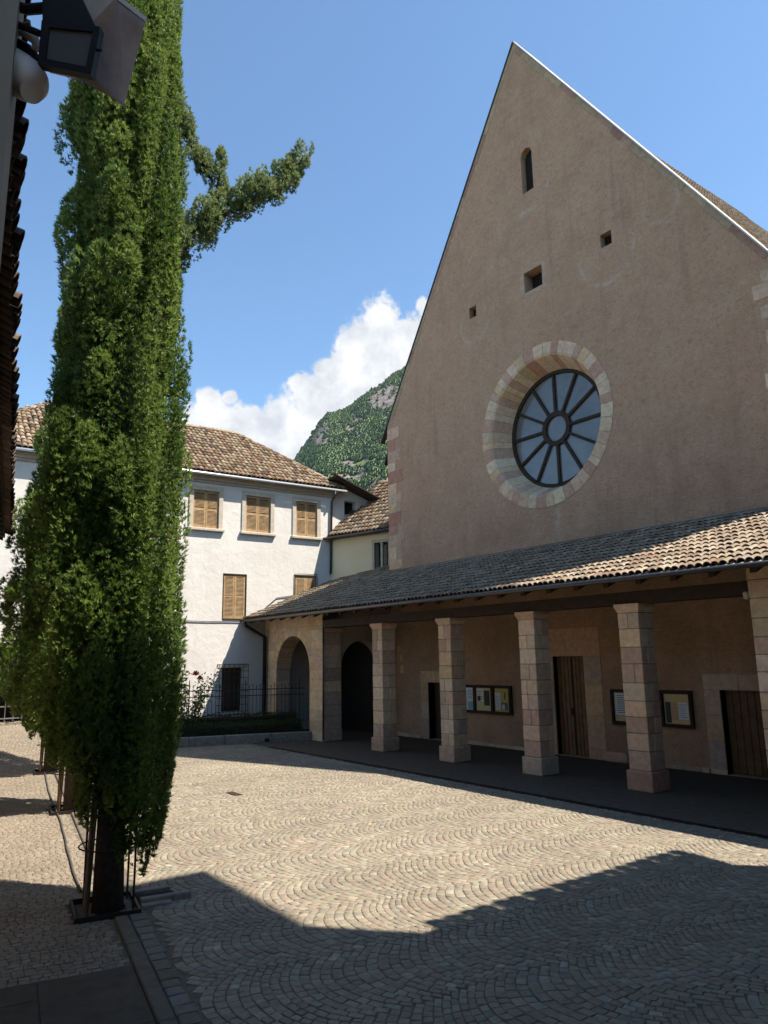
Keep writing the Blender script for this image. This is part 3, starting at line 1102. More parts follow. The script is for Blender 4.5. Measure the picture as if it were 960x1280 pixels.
def fill_a(b):
    y = FY-0.052
    for i, (xa, xb) in enumerate(((-19.43, -18.66), (-18.55, -17.86), (-17.68, -17.08))):
        sheetpaper(b, xa, 1.13, xb, 1.86, y, ((0.55, 0.52, 0.48), (0.55, 0.46, 0.28), (0.42, 0.33, 0.10))[i])
    y -= 0.006
    sheetpaper(b, -19.0, 1.45, -18.68, 1.84, y, (0.62, 0.62, 0.62), (6, (0.2, 0.2, 0.22)))
    sheetpaper(b, -18.95, 1.14, -18.67, 1.40, y, (0.16, 0.33, 0.45))
    sheetpaper(b, -18.50, 1.42, -18.22, 1.83, y, (0.62, 0.60, 0.55), (4, (0.3, 0.28, 0.25)))
    sheetpaper(b, -18.18, 1.30, -17.92, 1.78, y, (0.06, 0.06, 0.06))
    sheetpaper(b, -18.48, 1.44, -18.34, 1.60, y-0.004, (0.05, 0.05, 0.05))
    sheetpaper(b, -17.66, 1.20, -17.44, 1.72, y, (0.55, 0.58, 0.62), (8, (0.25, 0.25, 0.3)))
    sheetpaper(b, -17.40, 1.18, -17.12, 1.42, y, (0.12, 0.14, 0.18))
    sheetpaper(b, -17.26, 1.52, -17.20, 1.74, y, (0.12, 0.10, 0.03))
    sheetpaper(b, -17.36, 1.20, -17.24, 1.36, y-0.004, (0.5, 0.45, 0.4))
notice_board(-19.52, -16.94, 1.04, 1.95, (-18.60, -17.77), 'wide dark three-panel notice board with coloured posters beside the small door', fill_a)
def fill_b(b):
    y = FY-0.052
    sheetpaper(b, -13.06, 1.10, -12.34, 1.86, y, (0.50, 0.42, 0.22))
    y -= 0.006
    sheetpaper(b, -13.03, 1.27, -12.40, 1.84, y, (0.62, 0.62, 0.60), (9, (0.12, 0.12, 0.12)))
notice_board(-13.15, -12.26, 1.00, 1.94, (), 'single dark notice board with a white printed sheet, right of the double door', fill_b)
def fill_c(b):
    y = FY-0.052
    sheetpaper(b, -11.52, 1.12, -10.82, 1.86, y, (0.55, 0.42, 0.20))
    y -= 0.006
    sheetpaper(b, -11.49, 1.14, -11.34, 1.66, y, (0.06, 0.06, 0.07))
    sheetpaper(b, -11.32, 1.22, -11.16, 1.64, y, (0.50, 0.30, 0.14), (4, (0.6, 0.5, 0.4)))
    sheetpaper(b, -11.12, 1.24, -10.86, 1.66, y, (0.62, 0.62, 0.66), (7, (0.4, 0.4, 0.45)))
notice_board(-11.62, -10.73, 1.03, 1.95, (), 'single dark notice board with orange backing sheet, left of the low plank door', fill_c)

# ------------------------------------------------------------------ portico
EY, EZ = 13.57, 4.55
TY, TZ = FY, 6.206
RS = (TZ-EZ)/(TY-EY)
portico = thing('portico', 'tiled lean-to porch on square stone pillars along the church front', 'portico', (-15, 14.6, 0))
def roof_z(y):
    return EZ+(y-EY)*RS
def lean_slab(x0, x1, y0, y1, th, off=0.0):
    v = []
    for x in (x0, x1):
        for y in (y0, y1):
            v += [(x, y, roof_z(y)+off), (x, y, roof_z(y)+off-th)]
    f = [(0, 2, 6, 4), (1, 5, 7, 3), (0, 1, 3, 2), (4, 6, 7, 5), (0, 4, 5, 1), (2, 3, 7, 6)]
    return v, f
m = MB()
m.add(*lean_slab(XL, -3.3, EY-0.03, FY, 0.06))
m.add(*lean_slab(-27.80, XL-0.002, EY-0.03, 19.2, 0.06))
proof = m.build('roof', 'roof_under', portico)
us = Vector((0, 1, RS)).normalized()
slope_len = math.hypot(TY-EY, TZ-EZ)
def pw(s):
    return (0.06, 24.4) if s < slope_len-0.1 else (0.06, -27.8*0+4.35)
tile_roof(proof, (-27.80, EY-0.10, roof_z(EY-0.10)), (1, 0, 0), us, pw, 17, 0.335, 0.168, 'pale', 300, 0.018)
MB().tube([(-27.85, EY-0.12, EZ-0.10), (-16, EY-0.12, EZ-0.085), (-3.3, EY-0.12, EZ-0.075)], 0.062, 10).build('gutter', 'gutter_metal', portico, smooth=True)
MB().box((-23.0, 14.34, 3.997), (-3.7, 14.80, 4.27)).build('beam', 'dark_wood', portico)
x = -27.4
while x < -3.8:
    v, f = lean_slab(x, x+0.13, EY+0.04, FY-0.02, 0.17, -0.062)
    part('rafter', mesh_data('rafter', v, f, 'dark_wood'), portico)
    x += 0.82
MB().box((-3.7, 13.9, -0.02), (-3.3, FY+0.2, 4.6)).build('end_wall', 'plaster_house', portico)  # out of view, added to close the porch end against the sun
MB().box((XR+0.02, FY+0.002, -0.02), (-3.3, FY+0.4, 6.3)).build('added_back_wall', 'plaster_church', portico)  # out of view, added to stop sun entering the porch from behind

def pillar(x0, y0, w, courses, seedkeys, z_base=0.42, z_cap=3.80, z_top=3.995, cap=True, base_key='p', inset=0.055):
    core = MB().box((x0+inset+0.012, y0+inset+0.012, 0.0), (x0+w-inset-0.012, y0+w-inset-0.012, z_top-0.01))
    p = core.build('pillar', 'mortar', portico)
    stone_box(p, (x0, y0, 0.0), (x0+w, y0+w, z_base), base_key, 'base_stone', 0.02)
    z = z_base
    hs = [random.uniform(0.9, 1.1) for _ in range(courses)]
    k = (z_cap-z_base)/sum(hs)
    for i, h in enumerate(hs):
        h *= k
        a, b = x0+inset, x0+w-inset
        c, d = y0+inset, y0+w-inset
        mode = random.random()
        e = 0.0042
        a, b = a+random.uniform(-0.005, 0.004), b+random.uniform(-0.004, 0.005)
        c, d = c+random.uniform(-0.006, 0.004), d+random.uniform(-0.004, 0.006)
        if mode < 0.5:
            t = a+(b-a)*random.uniform(0.35, 0.68)
            stone_box(p, (a, c, z+e), (t-e, d, z+h-e), seedkeys)
            stone_box(p, (t+e, c, z+e), (b, d, z+h-e), seedkeys)
        else:
            t = c+(d-c)*random.uniform(0.35, 0.65)
            stone_box(p, (a, c, z+e), (b, t-e, z+h-e), seedkeys)
            stone_box(p, (a, t+e, z+e), (b, d, z+h-e), seedkeys)
        z += h
    if cap:
        # cap stone flaring outwards
        v, f = [], []
        for (o, zz) in ((inset, z_cap+0.003), (inset-0.012, z_cap+0.035), (inset-0.012, z_cap+0.045), (0.0, z_cap+0.12), (0.0, z_top)):
            v += [(x0+o, y0+o, zz), (x0+w-o, y0+o, zz), (x0+w-o, y0+w-o, zz), (x0+o, y0+w-o, zz)]
        for i in range(4):
            for j in range(4):
                f.append((i*4+j, i*4+(j+1) % 4, (i+1)*4+(j+1) % 4, (i+1)*4+j))
        f += [(3, 2, 1, 0), (16, 17, 18, 19)]
        part('capital', mesh_data('capital', v, f, 'stone_obj'), p, color=stone_col('cwp'))
    return p
for (x0, bk, keys) in ((-19.968, 'p', 'ccwypgp'), (-16.661, 'p', 'ccywppg'), (-13.486, 'g', 'ccwppgc'), (-10.420, 'r', 'pcpcywp')):
    pillar(x0, 14.25, 0.648, 9, keys, base_key=bk)
pillar(-7.30, 14.20, 0.92, 12, 'cycpwy', 0.42, 4.60, 4.62, False, 'g', 0.02)
v, f = box_vf((-7.40, 14.22, 3.90), (-7.29, 14.9, 4.05), 0.02)
part('impost', mesh_data('impost', v, f, 'stone_obj'), portico, color=(0.5, 0.42, 0.3))

# arched bay at the far end
AX0, AX1, AY = -27.78, -23.27, 14.48
ax0, ax1, zs = -26.72, -24.15, 2.50
ar = (ax1-ax0)/2
ac = (ax0+ax1)/2
v, f = prism_vf([(AX0, -0.02), (AX1, -0.02), (AX1, 4.72), (AX0, 4.72)], [[(p[0], max(p[1], 0.0)) for p in arch_poly(ax0, ax1, 0.0, zs)]], 0.62, Matrix.Translation((0, AY, 0)))
awall = part('arch_wall', mesh_data('arch_wall', v, f, 'mortar'), portico)
ringw = 0.30
RR = ar+ringw
def ashlar(parent, M, x0, x1, z0, z1, cx, half, zs, R, keys, course=0.37, proud=0.014):
    """coursed blocks around an arched opening, local XZ plane"""
    z = z0
    r = 0
    while z < z1-0.05:
        h = min(random.uniform(course*0.85, course*1.15), z1-z)
        if z+0.03 < zs < z+h:
            h = zs-z
        if z < zs+R < z+h:
            h = zs+R-z+0.012
        def hw(zz):
            if zz <= zs:
                return half
            q = R*R-(zz-zs)**2
            return math.sqrt(q) if q > 0 else 0.0
        segs = []
        wa, wb = hw(z), hw(z+h)
        if wa <= 0.0:
            segs.append((x0, x0, x1, x1))
        else:
            if z < zs < z+h:
                wa = wb = R
            segs += [(x0, x0, cx-wa, cx-wb), (cx+wa, cx+wb, x1, x1)]
        for (a0, a1, b0, b1) in segs:
            L = max(b0-a0, b1-a1)
            n = max(1, round(L/random.uniform(0.45, 0.72)))
            cuts = [0]+sorted(min(0.95, max(0.05, (i+random.uniform(-0.2, 0.2))/n)) for i in range(1, n))+[1]
            for i in range(n):
                t0, t1 = cuts[i], cuts[i+1]
                e = 0.003
                q = [(a0+(b0-a0)*t0+e, z+e), (a0+(b0-a0)*t1-e, z+e), (a1+(b1-a1)*t1-e, z+h-e), (a1+(b1-a1)*t0+e, z+h-e)]
                if q[1][0]-q[0][0] < 0.02 and q[2][0]-q[3][0] < 0.02:
                    continue
                pv, pf = prism_vf(q, [], proud+0.05, M @ Matrix.Translation((0, -proud, 0)))
                part('stone', mesh_data('stone', pv, pf, 'stone_obj'), parent, color=stone_col(keys))
        z += h
        r += 1
def voussoirs(parent, M, cx, zs, r0, r1, n, keys, depth, proud=0.018):
    for i in range(n):
        a0, a1 = math.pi*i/n+0.004, math.pi*(i+1)/n-0.004
        am = (a0+a1)/2
        q = [(cx+r0*math.cos(a0), zs+r0*math.sin(a0)), (cx+r1*math.cos(a0), zs+r1*math.sin(a0)), (cx+r1*math.cos(am), zs+r1*math.sin(am)), (cx+r1*math.cos(a1), zs+r1*math.sin(a1)),
             (cx+r0*math.cos(a1), zs+r0*math.sin(a1)), (cx+r0*math.cos(am), zs+r0*math.sin(am))]
        pv, pf = prism_vf(q, [], depth, M @ Matrix.Translation((0, -proud, 0)))
        part('voussoir', mesh_data('voussoir', pv, pf, 'stone_obj'), parent, color=stone_col(keys))
MA = Matrix.Translation((0, AY, 0))
voussoirs(awall, MA, ac, zs, ar-0.01, RR, 17, 'yycyp', 0.66)
for (xa, xb) in ((ax0-0.05, ax0+0.012), (ax1-0.012, ax1+0.05)):
    z = 0.0
    while z < zs-0.05:
        h = min(random.uniform(0.34, 0.46), zs-z)
        stone_box(awall, (xa, AY+0.03, z+0.003), (xb, AY+0.60, z+h-0.003), 'gcgp', 'jamb_stone', 0.006)
        z += h
ashlar(awall, MA, AX0+0.05, AX1+0.012, 0.0, 4.70, ac, ar, zs, RR, 'yyycyp')
# the wall closing the porch, with its own arch
ME = Matrix(((0, -1, 0, AX1), (1, 0, 0, 0), (0, 0, 1, 0), (0, 0, 0, 1)))
ey0, ey1, ezs = 15.34, 17.20, 2.62
v, f = prism_vf([(AY+0.64, -0.02), (FY, -0.02), (FY, 5.9), (AY+0.64, 4.9)], [arch_poly(ey0, ey1, 0.0, ezs)], 0.5, ME @ Matrix.Translation((0, 0.06, 0)))
ewall = part('arch_wall', mesh_data('arch_wall', v, f, 'plaster_house'), portico)
for (z0, z1) in ((0.0, 0.4), (0.4, 0.85), (0.85, 1.25), (1.25, 1.7), (1.7, 2.1), (2.1, 2.55), (2.55, 2.95), (2.95, 3.4), (3.4, 3.84)):
    stone_box(ewall, (AX1-0.05, AY+0.02, z0+0.003), (AX1+(0.10 if z0 == 0 else 0.04), AY+0.78, z1-0.003), 'gpgc')
stone_box(ewall, (AX1-0.05, AY-0.0, 3.84), (AX1+0.12, AY+0.84, 4.0), 'gp', 'impost', 0.02)
MB().tube([(AX1+0.10, AY-0.03, 4.4), (AX1+0.10, AY-0.03, 0.05)], 0.028, 8).build('downpipe', 'gutter_metal', portico, smooth=True)
MB().tube([(-27.55, EY-0.12, EZ-0.13), (-27.55, EY-0.08, EZ-0.30), (-27.50, AY-0.14, EZ-0.75), (-27.50, AY-0.14, 0.4)], 0.075, 10).build('downpipe', 'dark_iron', portico, smooth=True)
MB().box((-27.6, 17.7, -0.02), (XL, 17.9, 6.2)).build('rear_wall', 'unlit_dark', portico)
# ------------------------------------------------------------------ white house
rW = math.radians(3.0)
dW = Vector((math.sin(rW), math.cos(rW), 0))
nW = Vector((dW.y, -dW.x, 0))
MW = Matrix((dW, -nW, Vector((0, 0, 1)))).transposed().to_4x4()
MW.translation = (-27.83, 14.477, 0)
def wp(u, off, z):
    """point on the white house: u along the wall, off in front of it"""
    return MW @ Vector((u, -off, z))
house = thing('white_house', 'white plastered house with wooden shutters and brown tiled hip roof', 'house', tuple(wp(-4, -4, 0)))
UP = [(-3.21, -2.12), (-0.94, 0.20), (1.42, 2.46), (-5.55, -4.45), (-7.95, -6.85)]
LOW = [(-1.82, -0.86, 4.54, 6.34), (1.42, 2.40, 4.60, 6.42)]
hl = [rect(a, 8.19, b, 9.73) for a, b in UP] + [rect(a, z0, b, z1) for a, b, z0, z1 in LOW] + [rect(-1.80, 0.90, -0.92, 2.62)]
v, f = prism_vf(rect(-12.2, -0.05, 3.24, 10.5), hl, 0.45, MW)
part('front_wall', mesh_data('front_wall', v, f, 'plaster_white'), house)
v, f = prism_vf([(3.242, -0.05), (6.4, -0.05), (6.4, 9.78), (3.242, 10.86)], [rect(3.95, 9.37, 4.57, 10.02)], 0.4, MW @ Matrix.Translation((0, 0.10, 0)))
ext = part('side_wall', mesh_data('side_wall', v, f, 'plaster_white'), house)
MB().box((3.9, 0.44, 9.3), (4.65, 0.5, 10.1), MW).build('attic_window', 'unlit_dark', house)
MB().box((3.92, 0.04, 9.33), (4.60, 0.16, 9.368), MW).build('sill', 'frame_stone', house)
MB().box((-12.2, 7.6, -0.05), (3.2, 8.0, 10.4), MW).box((-12.2, 0.46, -0.05), (-11.8, 7.59, 10.4), MW).box((2.8, 0.46, -0.05), (3.2, 7.59, 10.4), MW).build('rear_walls', 'plaster_white', house)
MB().box((-12.3, -0.07, 10.06), (3.38, 0.0, 10.16), MW).box((-12.35, -0.14, 10.161), (3.45, 0.0, 10.28), MW).box((-12.4, -0.23, 10.281), (3.55, 0.0, 10.40), MW).build('cornice', 'cornice', house)
# hip roof
RE, RZ0, RD, RZ1 = 0.30, 10.44, 4.0, 13.62
c0, c1, r0, r1 = -12.75, 3.72, -8.2, 0.20
rf = MB()
P = [wp(c0, RE, RZ0), wp(c1, RE, RZ0), wp(r1, -RD, RZ1), wp(r0, -RD, RZ1), wp(c0, -8.5, RZ0), wp(c1, -8.5, RZ0)]
Pb = [p-Vector((0, 0, 0.10)) for p in P]
rf.add(P+Pb, [(0, 1, 2, 3), (4, 3, 2, 5), (0, 3, 4), (1, 5, 2), (6, 9, 8, 7), (10, 11, 8, 9), (6, 10, 9), (7, 8, 11), (0, 6, 7, 1), (4, 5, 11, 10), (0, 4, 10, 6), (1, 7, 11, 5)])
hroof = rf.build('roof', 'roof_under', house)
hs_len = math.hypot(RE+RD, RZ1-RZ0)
usl = (wp(0, -RD, RZ1)-wp(0, RE, RZ0)).normalized()
def hw_fn(s):
    t = s/hs_len
    return ((r0-c0)*t+0.05, (c1-c0)-(c1-r1)*t-0.05)
tile_roof(hroof, wp(c0, RE+0.02, RZ0), dW, usl, hw_fn, 16, 0.345, 0.20, 'old', 0, 0.02, 0.02, proto=tile_proto(0.105, 0.085, 0.46))
def ridge_line(parent, a, b, n):
    a, b = Vector(a), Vector(b)
    t = (b-a).normalized()
    sd_ = t.cross(Vector((0, 0, 1))).normalized()
    nz = sd_.cross(t).normalized()
    B = Matrix((sd_, t, nz)).transposed().to_4x4()
    ins = []
    for i in range(n):
        M = B.copy()
        M.translation = a+(b-a)*(i/n)+Vector((0, 0, 0.03+random.uniform(0, 0.015)))
        ins.append((0, M, tile_cols('old')))
    pieces(parent, 'ridge_tile', [tile_proto(0.13, 0.11, 0.48)], ins, 'tile', 0)
ridge_line(hroof, P[1], P[2], 15)
ridge_line(hroof, P[2], P[3], 22)
ridge_line(hroof, P[0], P[3], 15)
MB().tube([wp(-12.8, RE+0.07, 10.40), wp(3.80, RE+0.07, 10.35)], 0.06, 8).build('gutter', 'light_metal', house, smooth=True)
MB().tube([wp(3.22, RE+0.05, 10.33), wp(3.20, 0.35, 10.10), wp(3.18, 0.08, 9.85), wp(3.12, 0.08, 6.6)], 0.05, 8).build('downpipe', 'gutter_metal', house, smooth=True)
# lower roof beside it, verge falling to the right
def slab_uv(u0, z0, u1, z1, o0, o1, th):
    v = []
    for (u_, z_) in ((u0, z0), (u1, z1)):
        for o_ in (o0, o1):
            v += [wp(u_, o_, z_), wp(u_, o_, z_-th)]
    return v, [(0, 2, 6, 4), (1, 5, 7, 3), (0, 1, 3, 2), (4, 6, 7, 5), (0, 4, 5, 1), (2, 3, 7, 6)]
r2 = MB().add(*slab_uv(3.15, 11.02, 6.3, 9.88, 0.50, -7.0, 0.12)).build('side_roof', 'dark_wood', house)
MB().add(*slab_uv(3.15, 11.075, 6.32, 9.93, 0.54, 0.30, 0.07)).build('verge_tiles', 'roof_under', r2)
for o_ in (0.35, 0.0):
    pass
# shuttered windows
def shutter_window(u0, u1, z0, z1, framed):
    yb = 0.10
    w = MB().box((u0, yb+0.05, z0), (u1, yb+0.08, z1), MW).build('window', 'dark_glass', house)
    if framed:
        fr = MB()
        t = 0.17
        fr.box((u0-t, -0.05, z0-0.02), (u0, 0.02, z1+t), MW).box((u1, -0.05, z0-0.02), (u1+t, 0.02, z1+t), MW).box((u0+0.001, -0.05, z1), (u1-0.001, 0.02, z1+t), MW)
        fr.build('frame', 'frame_stone', w)
        MB().box((u0-0.24, -0.13, z0-0.14), (u1+0.24, 0.05, z0-0.021), MW, 0.02).build('sill', 'frame_stone', w)
    else:
        fr = MB()
        t = 0.035
        fr.box((u0-t, -0.012, z0-t), (u0, 0.05, z1+t), MW).box((u1, -0.012, z0-t), (u1+t, 0.05, z1+t), MW).box((u0+0.001, -0.012, z1), (u1-0.001, 0.05, z1+t), MW).box((u0+0.001, -0.03, z0-t), (u1-0.001, 0.05, z0), MW)
        fr.build('frame', 'dark_wood', w)
    um = (u0+u1)/2
    for (a, b) in ((u0+0.012, um-0.006), (um+0.006, u1-0.012)):
        s = 0.065
        sh = MB()
        sh.box((a, 0.02, z0+0.01), (a+s, 0.06, z1-0.012), MW).box((b-s, 0.02, z0+0.01), (b, 0.06, z1-0.012), MW)
        sh.box((a+s, 0.022, z0+0.01), (b-s, 0.058, z0+0.12), MW).box((a+s, 0.022, z1-0.10), (b-s, 0.058, z1-0.012), MW)
        zm = z0+(z1-z0)*0.5
        sh.box((a+s, 0.022, zm-0.04), (b-s, 0.058, zm+0.04), MW)
        col = mono(1.0, 0.10, [(0.42, 0.255, 0.115)])
        sh.build('shutter', 'wood_obj', w, color=col)
        sl = MB()
        z = z0+0.13
        while z < z1-0.12:
            if abs(z-zm) > 0.06:
                B = MW @ Matrix.Translation((0, 0.042, z)) @ Matrix.Rotation(math.radians(-38), 4, 'X')
                sl.box((a+s, -0.030, -0.006), (b-s, 0.030, 0.006), B)
            z += 0.052
        sl.build('slats', 'wood_obj', w, color=tuple(q*1.05 for q in (0.46, 0.31, 0.165)), kind='stuff')
for a, b in UP:
    shutter_window(a, b, 8.19, 9.73, True)
for a, b, z0, z1 in LOW:
    shutter_window(a, b, z0, z1, False)
gw = MB().box((-1.80, 0.20, 0.90), (-0.92, 0.24, 2.62), MW).build('barred_window', 'dark_glass', house)
MB().box((-1.98, -0.02, 2.60), (-0.74, 0.06, 2.76), MW).build('lintel', 'frame_stone', gw)
gr = MB()
for u_ in np.linspace(-1.96, -0.74, 7):
    o_ = 0.16
    gr.tube([wp(u_, o_, 0.86), wp(u_, o_, 2.74)], 0.011, 5)
for z_ in np.linspace(0.9, 2.72, 8):
    gr.tube([wp(-2.0, 0.0, z_), wp(-1.97, 0.17, z_), wp(-0.73, 0.17, z_), wp(-0.70, 0.0, z_)], 0.011, 5)
gr.build('grille', 'rust_iron', gw)
cb = MB()
pts = [wp(-12, 0.03, 4.47)]+[wp(u_, 0.03, 4.435-0.018*abs(math.sin(u_*1.9))) for u_ in np.linspace(-11.5, -0.6, 26)]+[wp(-0.3, 0.03, 4.75), wp(0.55, 0.03, 5.45), wp(1.2, 0.03, 5.55), wp(1.36, 0.03, 5.6), wp(1.37, 0.03, 6.5), wp(2.46, 0.03, 6.53), wp(2.50, 0.03, 6.0)]
cb.tube(pts, 0.016, 5)
cb.build('cable', 'cable_grey', house)

# cream wing between the white house and the church
P0c = Vector((-27.66, 17.65, 0))
dC = Vector((0.95, 0.323, 0)).normalized()
nC = Vector((dC.y, -dC.x, 0))
MC = Matrix((dC, -nC, Vector((0, 0, 1)))).transposed().to_4x4()
MC.translation = P0c
wing = thing('cream_wing', 'low cream plastered wing with twin window above the porch roof', 'building', tuple(MC @ Vector((2.3, 2, 0))))
v, f = prism_vf(rect(-0.06, 3.0, 4.75, 8.12), [rect(2.40, 6.52, 3.12, 7.74)], 0.4, MC)
part('front_wall', mesh_data('front_wall', v, f, 'plaster_cream'), wing)
tw = MB().box((2.35, 0.30, 6.45), (3.2, 0.34, 7.8), MC).build('twin_window', 'dark_glass', wing)
fr = MB()
fr.box((2.27, -0.035, 6.40), (2.40, 0.10, 7.86), MC).box((3.12, -0.035, 6.40), (3.25, 0.10, 7.86), MC).box((2.401, -0.035, 7.74), (3.119, 0.10, 7.86), MC).box((2.401, -0.06, 6.40), (3.119, 0.10, 6.52), MC).box((2.71, 0.0, 6.52), (2.81, 0.12, 7.74), MC)
fr.build('frame', 'frame_stone', tw)
cslope = 0.80
ca, sa = 1/math.hypot(1, cslope), cslope/math.hypot(1, cslope)
o0 = MC @ Vector((-0.05, -0.28, 8.22))
upc = (-nC*ca+Vector((0, 0, sa))).normalized()
cr = MB()
Lc = 5.2
q = [o0, o0+dC*4.75, o0+dC*4.75+upc*Lc, o0+upc*Lc]
q2 = [p-Vector((0, 0, 0.1)) for p in q]
cr.add(q+q2, [(0, 1, 2, 3), (7, 6, 5, 4), (0, 4, 5, 1), (1, 5, 6, 2), (2, 6, 7, 3), (3, 7, 4, 0)])
croof = cr.build('roof', 'roof_under', wing)
tile_roof(croof, o0, dC, upc, lambda s: (0.05, 4.7), 15, 0.345, 0.19, 'old', 0, 0.02, 0.015, proto=tile_proto(0.10, 0.08, 0.46))
MB().tube([MC @ Vector((-0.25, -0.36, 8.14)), MC @ Vector((4.7, -0.36, 8.20))], 0.06, 8).build('gutter', 'gutter_metal', wing, smooth=True)
MB().tube([MC @ Vector((0.0, -0.05, 8.1)), MC @ Vector((0.02, -0.05, 6.62)), MC @ Vector((-0.25, -0.15, 6.3)), MC @ Vector((-0.7, -0.3, 6.15))], 0.02, 6).build('cable', 'cable_grey', wing)

# ------------------------------------------------------------------ planter, hedge, railing, rose
dP = (PLANTER_B-PLANTER_A).normalized()
nP = Vector((-dP.y, dP.x, 0))
if nP.x < 0:
    nP = -nP
MP = Matrix((dP, -nP, Vector((0, 0, 1)))).transposed().to_4x4()      # local x along, y away from the court
MP.translation = PLANTER_A
planter = thing('planter_wall', 'low weathered grey stone planter wall before the white house', 'wall', tuple(MP @ Vector((3, 0.2, 0))))
x = 0.0
while x < 7.6:
    L = random.uniform(1.0, 1.7)
    v, f = box_vf((x+0.003, 0, -0.03), (x+L-0.003, 0.26, 0.30+random.uniform(-0.008, 0.008)), 0.02)
    part('coping_stone', mesh_data('coping_stone', v, f, 'grey_stone'), planter, MP)
    x += L
MB().box((0.0, 0.26, -0.03), (8.0, 2.4, 0.18), MP).build('soil', 'earth', planter)
MB().box((1.55, -0.006, 0.02), (1.72, 0.02, 0.14), MP).build('drain_hole', 'unlit_dark', planter)

def leaf_cloud(name, pts, nrm, size, mat, parent, spread=0.8, aspect=0.5, up_bias=0.0, per=1, kind=None):
    """many small leaf faces: pts Nx3, nrm Nx3 outward"""
    pts, nrm = np.asarray(pts), np.asarray(nrm)
    pts = np.repeat(pts, per, axis=0)
    nrm = np.repeat(nrm, per, axis=0)
    n = len(pts)
    d = nrm + rng.normal(0, spread, (n, 3))
    d[:, 2] += up_bias
    d /= np.linalg.norm(d, axis=1)[:, None]
    r = rng.normal(0, 1, (n, 3))
    s = np.cross(d, r)
    s /= np.linalg.norm(s, axis=1)[:, None]
    L = size*rng.uniform(0.6, 1.4, n)[:, None]
    w = L*aspect
    bump = np.cross(d, s)*w*0.25
    A = pts
    Bq = pts+d*L*0.45+s*w*0.5+bump
    Cq = pts+d*L
    Dq = pts+d*L*0.45-s*w*0.5+bump
    V = np.stack([A, Bq, Cq, Dq], 1).reshape(-1, 3)
    F = np.arange(4*n).reshape(-1, 4)
    F3 = np.concatenate([F[:, [0, 1, 2]], F[:, [0, 2, 3]]])
    col = np.repeat(np.stack([rng.uniform(0, 1, n), rng.uniform(0, 1, n), np.zeros(n)], 1), 4, axis=0)
    me = fast_mesh(name, V, [F3], mat, col)
    return part(name, me, parent, kind=kind)

def box_points(n, x0, x1, y0, y1, z0, z1, M, bump=0.05):
    pts, nr = [], []
    per = [(x1-x0)*(z1-z0), (x1-x0)*(z1-z0), (x1-x0)*(y1-y0), (y1-y0)*(z1-z0)]
    pr = np.array(per)/sum(per)
    R3 = np.array(M.to_3x3())
    T = np.array(M.translation)
    which = rng.choice(4, n, p=pr)
    a, b_ = rng.uniform(0, 1, n), rng.uniform(0, 1, n)
    for k, s, t in zip(which, a, b_):
        if k == 0:
            p, m_ = (x0+(x1-x0)*s, y0, z0+(z1-z0)*t), (0, -1, 0)
        elif k == 1:
            p, m_ = (x0+(x1-x0)*s, y1, z0+(z1-z0)*t), (0, 1, 0)
        elif k == 2:
            p, m_ = (x0+(x1-x0)*s, y0+(y1-y0)*t, z1), (0, 0, 1)
        else:
            p, m_ = (x0, y0+(y1-y0)*s, z0+(z1-z0)*t), (-1, 0, 0)
        pts.append(p)
        nr.append(m_)
    pts = np.array(pts)+rng.normal(0, bump*0.5, (n, 3))
    nz = np.array([mnoise.noise(Vector(p)*2.2) for p in pts])
    nr = np.array(nr, dtype=float)
    pts = pts + nr*(nz*bump*1.6)[:, None]
    return pts @ R3.T + T, nr @ R3.T
hedges = []
for i, (y0, y1, z1) in enumerate(((0.40, 0.85, 0.66), (1.15, 1.6, 0.88))):
    lab = ('low clipped dark green hedge just behind the planter wall', 'taller clipped dark green hedge under the barred window')[i]
    h = thing('hedge', lab, 'hedge', tuple(MP @ Vector((3.0, (y0+y1)/2, 0.15))), 'clipped hedges in the planter')
    vv, ff = box_vf((0.35, y0+0.05, 0.15), (7.6, y1-0.05, z1-0.05), 0.06)
    o = part('core', mesh_data('core', vv, ff, 'earth'), h, MP)
    p_, n_ = box_points(15000, 0.3, 7.7, y0, y1, 0.16, z1, MP)
    leaf_cloud('foliage', p_, n_, 0.045, 'hedge_leaf', h, 0.9, 0.6, 0.3)
railing = thing('railing', 'dark iron railing with spear tips behind the planter wall', 'railing', tuple(MP @ Vector((3.2, 1.0, 0.2))))
def picket(p, h, tip=True):
    m = MB()
    m.tube([p, p+Vector((0, 0, h))], 0.010, 5)
    if tip:
        t = p+Vector((0, 0, h))
        m.tube([t, t+Vector((0, 0, 0.03)), t+Vector((0, 0, 0.12))], [0.008, 0.022, 0.002], 5)
    return m
ry = 1.0
for i, x in enumerate(np.arange(0.25, 7.9, 0.135)):
    tall = (i % 15 == 0)
    pm = picket(MP @ Vector((x, ry, 0.15)), 1.95 if tall else (1.72+0.05*(i % 2)))
    if tall:
        pm.tube([MP @ Vector((x, ry, 0.15)), MP @ Vector((x, ry, 2.1))], 0.02, 6)
    pm.build('post' if tall else 'picket', 'dark_iron', railing)
for z_ in (0.62, 1.58, 1.80):
    MB().box((0.05, ry-0.008, z_), (7.95, ry+0.008, z_+0.03), MP).build('rail', 'dark_iron', railing)
